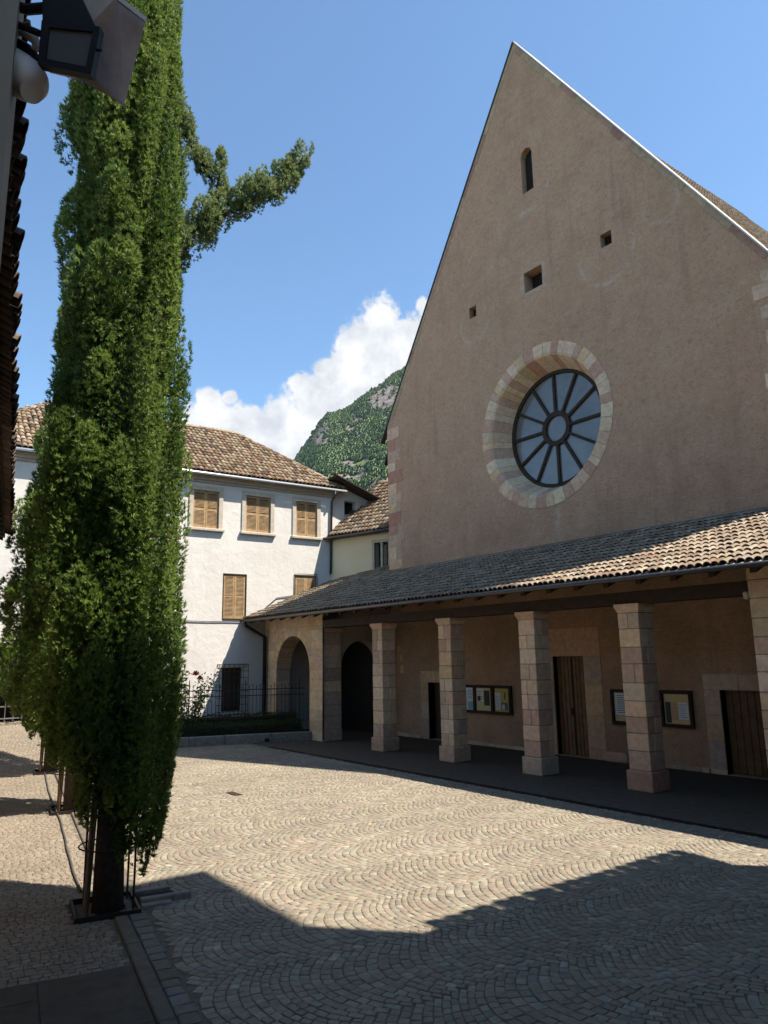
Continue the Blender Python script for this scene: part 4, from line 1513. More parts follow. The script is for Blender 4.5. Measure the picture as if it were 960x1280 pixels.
# the short return of the railing that meets the arch pier
for x in (0.05, -0.02):
    pass
rose_p = MP @ Vector((4.25, 0.80, 0.15))
rosebush = thing('rose_bush', 'rose bush with a red bloom growing over the railing', 'rose bush', tuple(rose_p))
stems = MB()
lp, ln = [], []
for k in range(16):
    a = random.uniform(0, 6.28)
    e = rose_p+Vector((0.5*math.cos(a), 0.9*math.sin(a), random.uniform(1.25, 2.3)))
    mid = rose_p.lerp(e, 0.55)+Vector((0, 0, 0.25))
    stems.tube([rose_p, mid, e], [0.012, 0.008, 0.004], 5)
    for t in np.linspace(0.35, 1.0, 22):
        c = rose_p.lerp(mid, t*1.6) if t < 0.6 else mid.lerp(e, (t-0.6)/0.4)
        for _ in range(3):
            q_ = c+Vector((random.gauss(0, 0.09), random.gauss(0, 0.09), random.gauss(0, 0.09)))
            lp.append(tuple(q_))
            ln.append((random.gauss(0, 1), random.gauss(0, 1), 0.4))
stems.build('stem', 'bark', rosebush)
leaf_cloud('foliage', lp, ln, 0.10, 'bush_leaf', rosebush, 0.5, 0.65)
def bloom(c, r):
    m = MB()
    for ring_i in range(3):
        n_ = 5
        for k in range(n_):
            a = 2*math.pi*(k+0.5*ring_i)/n_
            out = Vector((math.cos(a), math.sin(a), 0))
            tn = Vector((-math.sin(a), math.cos(a), 0))
            rr = r*(0.35+0.3*ring_i)
            b0 = c+out*rr*0.2
            m.add([b0, c+out*rr+tn*rr*0.6+Vector((0, 0, r*(0.9-0.25*ring_i))), c+out*rr*1.15+Vector((0, 0, r*(1.1-0.3*ring_i))), c+out*rr-tn*rr*0.6+Vector((0, 0, r*(0.9-0.25*ring_i)))], [(0, 1, 2, 3)])
    return m
for p_, r_ in ((rose_p+Vector((0.35, 0.0, 2.22)), 0.17), (rose_p+Vector((0.4, 0.16, 2.08)), 0.13), (rose_p+Vector((0.3, -0.3, 2.32)), 0.09)):
    bloom(p_, r_).build('bloom', 'petal', rosebush)

# ------------------------------------------------------------------ cypresses
T1 = Vector((-9.72, 3.02, 0))
view1 = Vector((T1.x, T1.y, 0)).normalized()
rt1 = Vector((view1.y, -view1.x, 0))
def sprig_mesh(name, pts, nrm, size, mat, parent, up=1.15, spread=0.33, tone=None):
    """upright scale-leaf sprays: three narrow blades each"""
    pts, nrm = np.asarray(pts), np.asarray(nrm)
    n = len(pts)
    Vs, cs = [], []
    shade = np.clip((tone if tone is not None else 0.5)+rng.normal(0, 0.16, n), 0, 1)
    dry = rng.uniform(0, 1, n)
    for b_ in range(9):
        d = nrm*0.8 + rng.normal(0, 0.68, (n, 3))
        d[:, 2] += up*0.7
        d /= np.linalg.norm(d, axis=1)[:, None]
        s = np.cross(d, rng.normal(0, 1, (n, 3)))
        s /= np.linalg.norm(s, axis=1)[:, None]
        L = size*rng.uniform(0.65, 1.25, n)[:, None]
        w = L*0.13
        o = pts+rng.normal(0, size*0.12, (n, 3))
        Vs.append(np.stack([o-s*w, o+s*w, o+d*L], 1))
        cs.append(np.repeat(np.stack([np.clip(shade+rng.normal(0, 0.08, n), 0, 1), dry, np.zeros(n)], 1)[:, None, :], 3, axis=1))
    V = np.concatenate(Vs).reshape(-1, 3)
    C = np.concatenate(cs).reshape(-1, 3)
    F = np.arange(len(V)).reshape(-1, 3)
    me = fast_mesh(name, V, [F], mat, C)
    return part(name, me, parent)

def plume_points(c, h, r, n, out):
    """points on the outer side of an upright spindle of foliage"""
    t = rng.beta(1.6, 1.5, n)
    a = rng.uniform(0, 2*np.pi, n)
    prof = np.sin(np.pi*np.clip(t, 0.02, 1)**0.8)**0.75
    rad = r*prof*rng.uniform(0.72, 1.08, n)
    N = np.stack([np.cos(a), np.sin(a), 0.35*np.ones(n)], 1)
    P = np.stack([c[0]+rad*np.cos(a), c[1]+rad*np.sin(a), c[2]+h*(t-0.4)], 1)
    # lean outwards a little with height
    P[:, 0] += out[0]*0.10*h*(t-0.4)
    P[:, 1] += out[1]*0.10*h*(t-0.4)
    keep = (N[:, 0]*out[0]+N[:, 1]*out[1]) > -0.45
    return P[keep], N[keep]

def cypress(base, prof, label, nplume, per, size, mat='cypress_leaf', trunk_r=0.22, limbs=(), group='cypresses along the walkway', core=0.52, core_mat='dark_core', trunk_top=None):
    """prof: (z, cx, cy, radius) of the crown"""
    t = thing('cypress_tree', label, 'tree', tuple(base), group)
    zz = [p[0] for p in prof]
    def at(z):
        return tuple(np.interp(z, zz, [p[k] for p in prof]) for k in (1, 2, 3))
    tm = MB()
    tp = trunk_top or zz[-1]*0.9
    path, rad = [], []
    for i in range(9):
        z = tp*i/8
        cx, cy, _ = at(max(z, zz[0]))
        k = min(1, z/max(zz[0]+0.4, 0.1))
        path.append(Vector(base)+Vector((cx*k, cy*k, z-0.03)))
        rad.append(trunk_r*(1.25 if i == 0 else 1-0.85*i/8))
    tm.tube(path, rad, 10)
    tm.build('trunk', 'bark', t, smooth=True)
    P, N = [], []
    z0, z1 = zz[0], zz[-1]
    zs_ = np.linspace(z0, z1, 200)
    wgt = np.array([at(z)[2] for z in zs_])+0.05
    wgt /= wgt.sum()
    TN = []
    for k in range(nplume):
        z = rng.choice(zs_, p=wgt)+rng.uniform(-0.06, 0.06)
        a = rng.uniform(0, 2*np.pi)
        cx, cy, r = at(z)
        out = np.array([np.cos(a), np.sin(a)])
        r *= 1+0.14*mnoise.noise(Vector((out[0]*1.6+base[0], out[1]*1.6, z*0.75)))+0.08*mnoise.noise(Vector((out[0]*3.5, out[1]*3.5+base[1], z*2.0)))
        sc_ = min(1.0, 0.45+r*0.65)
        if out[0]*rt1.x+out[1]*rt1.y > 0.35:
            # tight upright columns on the side away from the wall
            rr = r*rng.uniform(0.80, 0.93)
            h = rng.uniform(1.3, 2.6)*sc_
            pr = rng.uniform(0.09, 0.15)*sc_
            m_ = int(per*1.1)
        else:
            rr = r*rng.uniform(0.60, 0.96)
            h = rng.uniform(0.5, 1.1)*sc_
            pr = rng.uniform(0.13, 0.25)*sc_
            m_ = per
        c = (base[0]+cx+rr*out[0], base[1]+cy+rr*out[1], base[2]+z)
        p_, n_ = plume_points(c, h, pr, m_, out)
        P.append(p_)
        N.append(n_)
        TN.append(np.full(len(p_), rng.uniform(0.05, 0.85)))
    # dense inner shell so that no sky shows through the crown
    m2 = int(nplume*per*0.26)
    zc = rng.choice(zs_, m2, p=wgt)+rng.uniform(-0.06, 0.06, m2)
    a = rng.uniform(0, 2*np.pi, m2)
    cx, cy, r = np.interp(zc, zz, [p[1] for p in prof]), np.interp(zc, zz, [p[2] for p in prof]), np.interp(zc, zz, [p[3] for p in prof])
    rr = r*rng.uniform(0.50, 0.80, m2)
    P.append(np.stack([base[0]+cx+rr*np.cos(a), base[1]+cy+rr*np.sin(a), base[2]+zc], 1))
    N.append(np.stack([np.cos(a), np.sin(a), 0*a], 1))
    TN.append(np.full(m2, 0.3))
    sprig_mesh('crown', np.concatenate(P), np.concatenate(N), size, mat, t, tone=np.concatenate(TN))
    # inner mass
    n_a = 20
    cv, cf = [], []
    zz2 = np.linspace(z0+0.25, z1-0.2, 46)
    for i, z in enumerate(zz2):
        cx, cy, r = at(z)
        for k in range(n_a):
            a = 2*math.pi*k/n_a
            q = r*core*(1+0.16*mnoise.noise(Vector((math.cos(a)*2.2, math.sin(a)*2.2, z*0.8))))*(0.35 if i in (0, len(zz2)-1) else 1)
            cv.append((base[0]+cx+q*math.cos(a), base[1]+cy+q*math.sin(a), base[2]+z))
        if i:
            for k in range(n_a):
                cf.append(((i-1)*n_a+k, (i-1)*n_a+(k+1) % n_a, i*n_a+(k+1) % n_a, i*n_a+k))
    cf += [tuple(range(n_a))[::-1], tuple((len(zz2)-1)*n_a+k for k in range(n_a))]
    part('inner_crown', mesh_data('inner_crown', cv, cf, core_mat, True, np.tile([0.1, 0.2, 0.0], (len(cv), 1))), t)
    for (lpts, lr, cnt) in limbs:
        lpts = [Vector(p) for p in lpts]
        MB().tube(lpts, [0.05*(1-0.7*i/(len(lpts)-1)) for i in range(len(lpts))], 6).build('limb', 'bark', t, smooth=True)
        LP, LN = [], []
        for k in range(cnt):
            s = rng.uniform(0, len(lpts)-1.001)
            i = int(s)
            fr_ = s/(len(lpts)-1)
            c = lpts[i].lerp(lpts[i+1], s-i)
            a = rng.uniform(0, 2*np.pi)
            rr = lr*(1.0-0.55*fr_)*rng.uniform(0.2, 1.0)
            out = np.array([math.cos(a), math.sin(a)])
            p_, n_ = plume_points((c.x+rr*out[0], c.y+rr*out[1], c.z+random.uniform(-0.5, 0.7)*lr), rng.uniform(0.30, 0.58)*(1-0.5*fr_), 0.10*(1-0.45*fr_), int(per*0.30*(1-0.4*fr_)), out)
            LP.append(p_)
            LN.append(n_)
        sprig_mesh('limb_foliage', np.concatenate(LP), np.concatenate(LN), size*0.9, 'cypress_grey', t)
    return t
def prof1(rows):
    out = []
    for (z, l, r) in rows:
        c = (l+r)/2
        out.append((z, rt1.x*c, rt1.y*c, (r-l)/2))
    return out
p1 = prof1([(0.70, 0.05, 0.46), (1.1, -0.30, 0.60), (1.7, -0.66, 0.68), (2.4, -0.86, 0.70), (3.2, -0.96, 0.70), (4.2, -1.0, 0.66), (5.2, -1.0, 0.60), (6.3, -0.98, 0.57), (7.4, -1.0, 0.54), (8.6, -1.02, 0.52), (9.8, -1.06, 0.44), (10.8, -1.08, 0.38), (12.5, -1.04, 0.30), (14.5, -0.95, 0.25), (16.5, -0.70, 0.05), (17.6, -0.40, -0.2)])
def on_plane1(l, z, dep=0.0):
    return T1+rt1*l+view1*dep+Vector((0, 0, z))
limb_a = [on_plane1(0.20, 8.55), on_plane1(0.55, 8.95), on_plane1(0.92, 9.28), on_plane1(1.35, 9.62), on_plane1(1.80, 9.98), on_plane1(2.15, 10.32), on_plane1(2.34, 10.72)]
limb_b = [on_plane1(0.30, 11.05), on_plane1(0.50, 10.75), on_plane1(0.72, 10.35), on_plane1(0.95, 9.95)]
limb_c = [on_plane1(1.02, 9.7), on_plane1(1.06, 10.1), on_plane1(1.08, 10.5)]
cypress(T1, p1, 'tall dense green cypress with a bare-ended side branch reaching out', 660, 215, 0.054, trunk_r=0.155, limbs=((limb_a, 0.30, 230), (limb_b, 0.15, 50), (limb_c, 0.07, 16)))
T2, T3 = Vector((-16.37, 4.27, 0)), uv(22.8, 1.2, 0.0)
p2 = [(0.9, 0.0, 0, 0.35), (1.7, 0.0, -0.05, 0.85), (3.5, 0, -0.1, 1.15), (6.0, 0, -0.1, 1.12), (8.5, 0, -0.05, 0.95), (10.5, 0, 0, 0.75), (12.2, 0, 0, 0.45), (13.4, 0, 0, 0.1)]
cypress(T2, p2, 'slimmer cypress half hidden behind the tall one, staked and guarded', 210, 120, 0.085, trunk_r=0.14)
p3 = [(0.9, 0, 0, 0.35), (1.8, 0, -0.1, 1.1), (3.6, 0, -0.25, 1.5), (6.0, 0, -0.2, 1.42), (8.0, 0, -0.1, 1.1), (10.0, 0, 0, 0.75), (11.6, 0, 0, 0.4), (12.6, 0, 0, 0.1)]
cypress(T3, p3, 'broad low cypress farthest along the walkway before the iron gate', 190, 105, 0.10, trunk_r=0.14)

def tree_guard(base, label, s=1.0):
    t = thing('tree_guard', label, 'tree guard', tuple(base), 'iron guards round the cypress trunks')
    rad = 0.36
    for k in range(4):
        a = math.radians(45+90*k)+math.atan2(KU.y, KU.x)
        p = base+Vector((math.cos(a)*rad, math.sin(a)*rad, 0))
        MB().tube([p-Vector((0, 0, 0.02)), p+Vector((0, 0, 1.35))], 0.014, 6).build('post', 'rust_iron' if k % 2 else 'dark_iron', t)
    for z_ in (0.72, 1.12, 1.20):
        m = MB()
        m.tube([base+Vector((math.cos(a)*(rad+0.01), math.sin(a)*(rad+0.01), z_)) for a in np.linspace(0, 2*math.pi, 21)], 0.010, 5, False)
        m.build('hoop', 'dark_iron', t)
    m = MB()
    p = base+KU*0.18-KN*0.30
    m.tube([p+Vector((0, 0, 1.22)), p-KN*0.16+Vector((0, 0, 1.24)), p-KN*0.12-KU*0.1+Vector((0, 0, 1.08)), p-KU*0.1+Vector((0, 0, 1.05))], 0.010, 5)
    m.build('bracket', 'dark_iron', t)
    # dark box of the planting hole
    st = MB()
    for (a0, a1, b0, b1) in ((-0.40, 0.40, -0.40, -0.37), (-0.40, 0.40, 0.30, 0.33), (-0.40, -0.37, -0.369, 0.299), (0.37, 0.40, -0.369, 0.299)):
        v, f = box_vf((a0, b0, -0.05), (a1, b1, 0.05))
        st.add([tuple(base+KU*q[0]+KN*q[1]+Vector((0, 0, q[2]))) for q in v], f)
    st.build('pit_frame', 'dark_iron', t)
    w = MB().tube([base+KU*0.10-KN*0.24+Vector((0, 0, -0.02)), base+KU*0.02-KN*0.20+Vector((0, 0, 1.5))], 0.04, 8)
    w.build('stake', 'stake_wood', t)
tree_guard(T1, 'iron guard with hoops round the trunk of the tallest cypress')
tree_guard(T2, 'iron guard and wooden stake round the slimmer cypress trunk')
tree_guard(T3, 'iron guard round the trunk of the farthest broad cypress')
edging = thing('pit_edging', 'low stone edging of the planting hole beside the nearest cypress', 'edging', tuple(T1+KN*0.45))
for (a, b, c, d, h) in ((-0.10, -0.02, 0.36, 0.98, 0.075), (0.30, 0.38, 0.36, 0.80, 0.06), (-0.22, -0.12, 0.36, 0.72, 0.03)):
    v, f = box_vf((a, c, -0.03), (b, d, h), 0.012)
    M = Matrix((KU, KN, Vector((0, 0, 1)))).transposed().to_4x4()
    M.translation = T1
    part('edge_stone', mesh_data('edge_stone', v, f, 'grey_stone'), edging, M)
v, f = box_vf((-0.01, 0.38, -0.02), (0.29, 0.82, 0.012))
part('soil', mesh_data('soil', v, f, 'earth'), edging, M)
strand = thing('ground_strand', 'thin grey hose lying along the row of cypresses', 'strand', tuple(uv(16, 1.03)))  # thin grey line along the trees, modelled as a tube
hp = []
for u_ in np.linspace(10.9, 24.0, 60):
    hp.append(uv(u_, 1.04+0.02*math.sin(u_*0.9)+0.004*math.sin(u_*4.1), 0.016))
MB().tube(hp, 0.016, 6).build('strand', 'cable_grey', strand, smooth=True)

# ------------------------------------------------------------------ house beside the camera, with its lamps
near = thing('eaves_house', 'dark plastered house with overhanging tiled eaves along the walkway', 'house', tuple(uv(12, -3)))
MK = Matrix((KU, KN, Vector((0, 0, 1)))).transposed().to_4x4()
MB().box((3.75, -7.0, -0.05), (23.0, -1.28, 6.9), MK).build('wall', 'plaster_house', near)
MB().box((-4.0, -7.0, -0.05), (3.2, -1.28, 6.9), MK).build('wall', 'plaster_house', near)
MB().box((3.205, -7.0, -0.05), (3.745, -0.178, 7.4), MK).build('pier', 'plaster_house', near)
ez = 6.50
es = 0.42
v = []
for (a, b) in ((3.76, 23.4),):
    for u_ in (a, b):
        for vv_ in (-0.37, -7.2):
            z_ = ez+(-0.37-vv_)*es
            v += [uv(u_, vv_, z_), uv(u_, vv_, z_-0.09)]
nroof = part('roof', mesh_data('roof', v, [(0, 2, 6, 4), (1, 5, 7, 3), (0, 1, 3, 2), (4, 6, 7, 5), (0, 4, 5, 1), (2, 3, 7, 6)], 'roof_under'), near)
usn = (-KN+Vector((0, 0, es))).normalized()
tile_roof(nroof, uv(3.80, -0.22, ez-0.06), KU, usn, lambda s: (0.08, 19.4), 4, 0.34, 0.21, 'dark', 40, 0.02, 0.02, proto=tile_proto(0.115, 0.09, 0.46, 0.02))
# pan tiles under the covers, hanging past the boards
def pan_proto():
    v, f, d_ = tile_proto(0.11, 0.095, 0.46, 0.018)
    return ([(x, y, -z) for x, y, z in v], [tuple(reversed(q)) for q in f], False)
tile_roof(nroof, uv(3.905, -0.24, ez+0.015), KU, usn, lambda s: (0.0, 19.2), 2, 0.34, 0.21, 'dark', 40, 0.06, 0.012, proto=pan_proto(), name='pan_tile')
x = 4.0
while x < 23:
    v, f = box_vf((x, -1.27, 0), (x+0.12, -0.41, 0.14))
    vv2 = [tuple(uv(q[0], q[1], ez-0.10+(-0.37-q[1])*es-q[2])) for q in v]
    part('rafter', mesh_data('rafter', vv2, f, 'dark_wood'), near)
    x += 0.7

def at(x, y, dep):
    return Vector((0, 0, CAM_H)) + (fw + rt*((x-480)/F_PX) - up*((y-640)/F_PX))*dep
def plate(m, pts, dep, th, deps=None):
    """polygon given by its seen corners, set at its own distance and given thickness"""
    a = [at(p[0], p[1], (deps[i] if deps else dep)) for i, p in enumerate(pts)]
    nrm = (a[1]-a[0]).cross(a[2]-a[0]).normalized()
    if nrm.dot(fw) < 0:
        nrm = -nrm
    b = [p+nrm*th for p in a]
    n = len(pts)
    m.add(a+b, [tuple(range(n)), tuple(range(2*n-1, n-1, -1))]+[(i, (i+1) % n, n+(i+1) % n, n+i) for i in range(n)])
flood = thing('floodlight', 'black floodlight with a large grey metal visor on the wall', 'floodlight', tuple(at(40, 20, 3.3)))
m = MB()
plate(m, [(92, -60), (148, -6), (183, 21), (155, 131), (112, 99), (58, 86)], 3.5, 0.004, [3.42, 3.44, 3.46, 3.60, 3.62, 3.55])
visor = m.build('visor', 'lamp_grey', flood)
m = MB()
plate(m, [(148, -6), (183, 21), (181, 26), (146, -1)], 3.42, 0.02, [3.40, 3.42, 3.42, 3.40])
m.build('lip', 'lamp_grey', visor)
m = MB()
plate(m, [(58, 86), (112, 99), (154, 131), (150, 128), (112, 92), (60, 78)], 3.4, 0.05, [3.50, 3.52, 3.55, 3.53, 3.44, 3.42])
m.build('visor_edge', 'lamp_grey', visor)
m = MB()
plate(m, [(52, 25), (125, 33), (113, 93), (47, 80)], 3.30, 0.05)
plate(m, [(53, -30), (92, -24), (118, 32), (53, 26)], 3.34, 0.05)
body = m.build('housing', 'lamp_black', flood)
m = MB()
for q in ([(52, 25), (125, 33), (124, 40), (53, 33)], [(116, 38), (124.5, 39.5), (113.5, 92), (107, 84)], [(48, 72), (108, 83), (112, 92.5), (47, 80)], [(52.5, 32), (61, 34), (57, 72), (48, 73)]):
    plate(m, q, 3.28, 0.018)
m.build('front_frame', 'lamp_black', body)
m = MB()
plate(m, [(60, 34), (117, 40), (108, 84), (57, 73)], 3.292, 0.005)
m.build('glass', 'lamp_glass', body)
MB().tube([at(120, 62, 3.29), at(126, 63, 3.27)], 0.007, 6).build('catch', 'lamp_black', body)
m = MB()
m.tube([at(12, 27, 3.42), at(28, 33, 3.40), at(50, 42, 3.37)], 0.016, 8)
m.tube([at(12, 5, 3.45), at(34, 12, 3.42), at(56, 10, 3.40)], 0.024, 8)
m.build('arm', 'lamp_black', flood)
m = MB()
m.tube([at(8, 42, 3.5), at(26, 38, 3.46), at(44, 50, 3.44), at(47, 62, 3.44)], 0.022, 8)
m.build('cable', 'lamp_white', flood)
spot = thing('wall_spotlight', 'pale round-faced spotlight on the wall below the floodlight', 'spotlight', tuple(at(20, 80, 3.5)))
def lathe_path(m, pts, radii, seg=18):
    m.tube(pts, radii, seg)
m = MB()
a0, a1 = at(8, 80, 3.50), at(46, 110, 3.38)
ax = (a1-a0)
pp, rr = [], []
for t, r_ in ((0, 0.088), (0.2, 0.094), (0.45, 0.098), (0.65, 0.096), (0.8, 0.088), (0.92, 0.070), (1.0, 0.045), (1.02, 0.01)):
    pp.append(a0+ax*t)
    rr.append(r_)
m.tube(pp, rr, 20)
sb = m.build('body', 'lamp_white', spot, smooth=True)
m = MB()
m.tube([at(37, 112, 3.40), at(40, 115, 3.37)], [0.055, 0.050], 20)
m.build('lens', 'lamp_white', sb)
m = MB()
m.tube([at(16, 52, 3.5), at(34, 62, 3.46), at(48, 80, 3.44)], 0.028, 8)
m.build('bracket', 'lamp_black', spot)

# iron gate and shrub at the end of the walkway
gate = thing('iron_gate', 'pale grey iron bar gate at the end of the walkway', 'gate', (-27.4, 4.8, 1.0))
for z_ in (1.12, 1.5, 3.05):
    MB().box((-27.42, 2.0, z_), (-27.38, 6.1, z_+0.035)).build('rail', 'gate_iron', gate)
for y_ in np.arange(2.0, 6.05, 0.26):
    MB().tube([(-27.40, y_, 1.04), (-27.40, y_, 3.2)], 0.012, 6).build('bar', 'gate_iron', gate)
MB().box((-27.44, 6.04, 0.9), (-27.36, 6.12, 3.3)).build('post', 'gate_iron', gate)
shrub = thing('shrub', 'leafy green shrub behind the iron gate bars', 'shrub', (-27.9, 5.2, 1.0))
cl = np.array([(-27.85, 5.4, 1.9), (-27.9, 4.9, 2.5), (-27.8, 5.8, 2.3), (-27.9, 4.3, 1.8), (-27.8, 5.6, 3.0)])
idx = rng.integers(0, len(cl), 3000)
dv = rng.normal(0, 1, (3000, 3))
dv /= np.linalg.norm(dv, axis=1)[:, None]
leaf_cloud('foliage', cl[idx]+dv*rng.uniform(0.1, 0.42, 3000)[:, None], dv, 0.10, 'bush_leaf', shrub, 0.6, 0.6)
MB().tube([(-27.9, 5.2, 0.9), (-27.88, 5.1, 2.0), (-27.85, 5.3, 2.6)], [0.04, 0.03, 0.015], 6).build('stem', 'bark', shrub)
MB().box((-11.9, -0.03, 0.9), (-7.6, -0.012, 3.6), MW).build('dark_panel', 'unlit_dark', house)  # flat dark sheet on the wall standing for an unlit opening

# ------------------------------------------------------------------ buildings that shade the near paving
tall = thing('tall_house', 'tall plastered house on the right edge of the court', 'house', (0.5, 7.4, 0))
th = 17.0
v, f = prism_vf([(-1.55, 10.05), (-1.55, 7.70), (0.20, 4.30), (6.0, 4.30), (6.0, 10.05)], [], th, Matrix(((1, 0, 0, 0), (0, 0, 1, 0), (0, 1, 0, -0.05), (0, 0, 0, 1))))
part('wall', mesh_data('wall', v, f, 'plaster_tall'), tall)
tp = [(-1.1, 3.0, th), (6.4, 3.0, th), (6.4, 11.35, th), (-2.85, 11.35, th), (-2.85, 7.6, th), (1.2, 7.4, th+1.0), (3.3, 7.4, th+1.0)]
tb = [(p[0], p[1], p[2]-0.12) for p in tp[:5]]
MB().add(tp+tb, [(0, 1, 6, 5), (1, 2, 6), (2, 3, 5, 6), (3, 4, 5), (4, 0, 5), (0, 7, 8, 1), (1, 8, 9, 2), (2, 9, 10, 3), (3, 10, 11, 4), (4, 11, 7, 0), (11, 10, 9, 8, 7)]).build('roof', 'roof_under', tall)
tdir = Vector((0.20+1.55, 4.30-7.70, 0)).normalized()
MT = Matrix((tdir, Vector((-tdir.y, tdir.x, 0)), Vector((0, 0, 1)))).transposed().to_4x4()
MT.translation = (-1.55, 7.70, 0)
for z_ in (3.2, 6.6, 10.0):
    for y_ in (0.5, 2.2):
        w = MB().box((y_, -0.03, z_), (y_+1.0, -0.005, z_+1.6), MT).build('window', 'dark_glass', tall)
        MB().box((y_-0.12, -0.10, z_-0.10), (y_+1.12, 0.02, z_-0.002), MT).box((y_-0.12, -0.07, z_), (y_-0.002, 0.02, z_+1.72), MT).box((y_+1.002, -0.07, z_), (y_+1.12, 0.02, z_+1.72), MT).box((y_-0.001, -0.07, z_+1.602), (y_+1.001, 0.02, z_+1.72), MT).build('frame', 'frame_stone', w)
side = thing('side_house', 'two-storey tiled house at the right end of the court', 'house', (0.5, 12.2, 0))
MB().box((-2.75, 8.95, -0.05), (5.0, 13.3, 7.75)).build('wall', 'plaster_tall', side)
v = [(-3.12, 8.65, 7.98), (-3.12, 13.72, 7.98), (5.2, 13.72, 11.2), (5.2, 8.65, 11.2)]
v2 = [(p[0], p[1], p[2]-0.12) for p in v]
sroof = MB().add(v+v2, [(0, 1, 2, 3), (7, 6, 5, 4), (0, 4, 5, 1), (1, 5, 6, 2), (2, 6, 7, 3), (3, 7, 4, 0)]).build('roof', 'roof_under', side)
tile_roof(sroof, (-3.28, 8.7, 7.93), (0, 1, 0), Vector((8.32, 0, 3.22)).normalized(), lambda s: (0.05, 5.0), 25, 0.345, 0.26, 'old', 0, 0.03, 0.015, proto=tile_proto(0.13, 0.105, 0.46))
for y_ in (11.3,):
    for z_ in (1.2, 4.6):
        w = MB().box((-2.80, y_, z_), (-2.76, y_+1.0, z_+1.5)).build('window', 'dark_glass', side)
        MB().box((-2.86, y_-0.1, z_-0.1), (-2.752, y_+1.1, z_-0.002)).build('sill', 'frame_stone', w)

rear = thing('rear_sky_block', 'added unseen house-shaped block behind the viewer, cutting sky light', 'house', (6, -4, 0))  # unseen volume added behind the viewer to cut ambient light
MB().box((6.2, -16.0, -0.05), (13.0, 2.9, 8.0)).build('wall', 'plaster_tall', rear)
v = [(5.7, -16.3, 7.9), (5.7, 2.95, 7.9), (9.6, 2.95, 10.0), (9.6, -16.3, 10.0), (13.5, -16.3, 7.9), (13.5, 2.95, 7.9)]
v2 = [(p[0], p[1], p[2]-0.12) for p in v]
MB().add(v+v2, [(0, 1, 2, 3), (3, 2, 5, 4), (9, 8, 7, 6), (10, 11, 8, 9), (0, 6, 7, 1), (4, 5, 11, 10), (1, 7, 8, 2), (2, 8, 11, 5), (0, 3, 9, 6), (3, 4, 10, 9)]).build('roof', 'roof_under', rear)
for z_ in (1.5, 5.0):
    for y_ in (-13, -10, -7, -4, -1):
        MB().box((6.15, y_, z_), (6.195, y_+1.0, z_+1.5)).build('window', 'dark_glass', rear)

# ------------------------------------------------------------------ mountain
RIDGE = [(-180, 3), (-110, 4), (-85, 6), (-72, 7.5), (-66, 10), (-62.5, 12.9), (-60.5, 15.0), (-59.4, 16.5), (-58.64, 17.75), (-57.7, 18.65), (-56.6, 18.9), (-55.7, 19.35), (-54.6, 20.1), (-53.7, 20.75), (-51.95, 21.7), (-48, 24), (-42, 26), (-34, 25), (-25, 20), (-10, 13), (10, 9), (60, 5), (179, 3)]
az = np.concatenate([np.arange(-110, -66, 1.0), np.arange(-66, -48, 0.11), np.arange(-48, 40, 1.0)])
rho = np.concatenate([np.arange(480, 1000, 12.0), np.arange(1000, 1500, 5.5), np.arange(1500, 1540, 8.0), np.arange(1540, 2400, 60)])
RD_ = 1500.0
def terrain(a, r):
    el = np.interp(a, [q[0] for q in RIDGE], [q[1] for q in RIDGE])
    Hh = RD_*math.tan(math.radians(el))
    t = (r-450)/(RD_-450)
    x, y = r*math.sin(math.radians(a)), r*math.cos(math.radians(a))
    n = mnoise.fractal(Vector((x*0.006, y*0.006, 0.3)), 1.0, 2.1, 5)
    n2 = abs(mnoise.noise(Vector((x*0.013, y*0.013, 2.0))))
    if t <= 1:
        z = Hh*max(t, 0)**1.12 + n*16*min(1, t*2)*(1-0.55*t) - n2*16*min(1, (1-t)*3)
        # a step of cliffs low on the face
        e_ = math.degrees(math.atan2(max(z, 1), r))
        z += 9*math.tanh((e_-14.0+0.35*n)*2.2)*(1-t)
    else:
        z = Hh*(1-0.25*(t-1)) + n*5
    return Vector((x, y, z+CAM_H))
def zone(P, e_):
    a = math.degrees(math.atan2(P.x, P.y))
    n = mnoise.fractal(P*0.011, 1.0, 2.0, 4)
    n2 = mnoise.fractal(P*0.03+Vector((9, 3, 1)), 1.0, 2.0, 4)
    if abs(e_-15.05-0.10*(a+54)) < 0.17+0.08*n2 and -55.6 < a < -50:
        return 'meadow'
    if abs(e_-13.9+0.05*(a+56)) < 0.26+0.5*n and a > -59.8:
        return 'rock'
    if (abs(a+58.3) < 0.75+0.5*n2 and abs(e_-17.1) < 1.0+0.6*n):
        return 'rock'
    if abs(a+53.0+0.25*(e_-20)) < 1.25+0.7*n2 and abs(e_-20.0) < 1.0+0.8*n:
        return 'rock'
    if abs(a+55.3) < 0.9 and abs(e_-17.9) < 0.6 and n2 > -0.05:
        return 'rock'
    if n2 > 0.36:
        return 'rock'
    return 'wood'
GV = [terrain(a, r) for r in rho for a in az]
nA = len(az)
ii, jj = np.meshgrid(np.arange(len(rho)-1), np.arange(nA-1), indexing='ij')
q0 = (ii*nA+jj).ravel()
GF = np.stack([q0, q0+1, q0+1+nA, q0+nA], 1)
GC = []
MC_ = {'meadow': (0.16, 0.20, 0.065), 'rock': (0.23, 0.19, 0.165), 'wood': (0.07, 0.095, 0.04)}
for P in GV:
    GC.append(MC_[zone(P, math.degrees(math.atan2(P.z-CAM_H, math.hypot(P.x, P.y))))])
mt = part('mountain', fast_mesh('mountain', np.array([tuple(p) for p in GV]), [GF], 'mountain', np.array(GC), True), None)
mt['kind'] = 'structure'
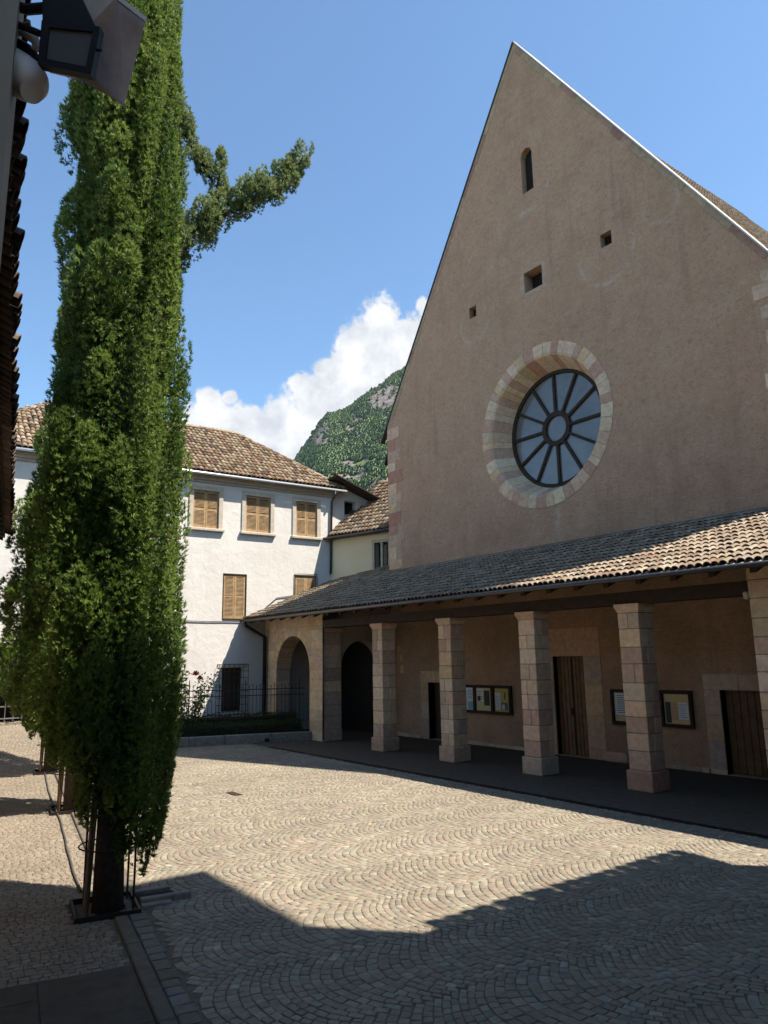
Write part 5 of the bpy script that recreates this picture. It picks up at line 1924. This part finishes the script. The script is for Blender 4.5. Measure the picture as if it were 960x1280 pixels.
# woods on its face
ico = []
g_ = (1+5**0.5)/2
for s1 in (-1, 1):
    for s2 in (-1, 1):
        ico += [(0, s1, s2*g_), (s1, s2*g_, 0), (s2*g_, 0, s1)]
ico = np.array(ico)/math.hypot(1, g_)
from itertools import combinations
dmin = min(np.linalg.norm(ico[a]-ico[b]) for a, b in combinations(range(12), 2))*1.05
ifc = np.array([c for c in combinations(range(12), 3) if all(np.linalg.norm(ico[p]-ico[q]) < dmin for p, q in combinations(c, 2))])
FV, FF, FC, k = [], [], [], 0
random.seed(5)
for _ in range(19000):
    a = random.uniform(-65.5, -49.5)
    r = random.uniform(760, 1508) if random.random() < 0.85 else random.uniform(1440, 1508)
    P = terrain(a, r)
    e_ = math.degrees(math.atan2(P.z-CAM_H, math.hypot(P.x, P.y)))
    if e_ < 10.5:
        continue
    zn = zone(P, e_)
    if zn == 'meadow' or (zn == 'rock' and random.random() < 0.93):
        continue
    s = random.uniform(1.8, 4.6)
    sc = np.array([s, s, s*random.uniform(0.9, 1.5)])
    vv = ico*sc*np.array([[random.uniform(0.75, 1.2)] for _ in range(12)])
    FV.append(vv+np.array([P.x, P.y, P.z+s*0.5]))
    FF.append(ifc+k)
    c = min(1, max(0, 0.45+0.9*mnoise.noise(P*0.02)+random.uniform(-0.3, 0.3)))
    FC.append(np.tile([c, 0.3, 0], (12, 1)))
    k += 12
wood = part('forest', fast_mesh('forest', np.concatenate(FV), [np.concatenate(FF)], 'forest_leaf', np.concatenate(FC), True), None)
wood['kind'] = 'stuff'
tag(wood, 'green woodland covering the rocky mountainside', 'forest')

# ------------------------------------------------------------------ air
if True:
    vv, ff = box_vf((-7300, -7300, -1.2), (7300, 7300, 820))
    hz = part('haze', mesh_data('haze', vv, ff, None), None)
    hz['kind'] = 'stuff'
    hm = bpy.data.materials.new('haze_air')
    hm.use_nodes = True
    ht = hm.node_tree
    ht.nodes.clear()
    ho = ht.nodes.new('ShaderNodeOutputMaterial')
    hv = ht.nodes.new('ShaderNodeVolumePrincipled')
    hv.inputs['Color'].default_value = (0.80, 0.88, 1.0, 1)
    hv.inputs['Density'].default_value = 0.00003
    hv.inputs['Anisotropy'].default_value = 0.3
    ht.links.new(hv.outputs[0], ho.inputs['Volume'])
    hz.data.materials.append(hm)
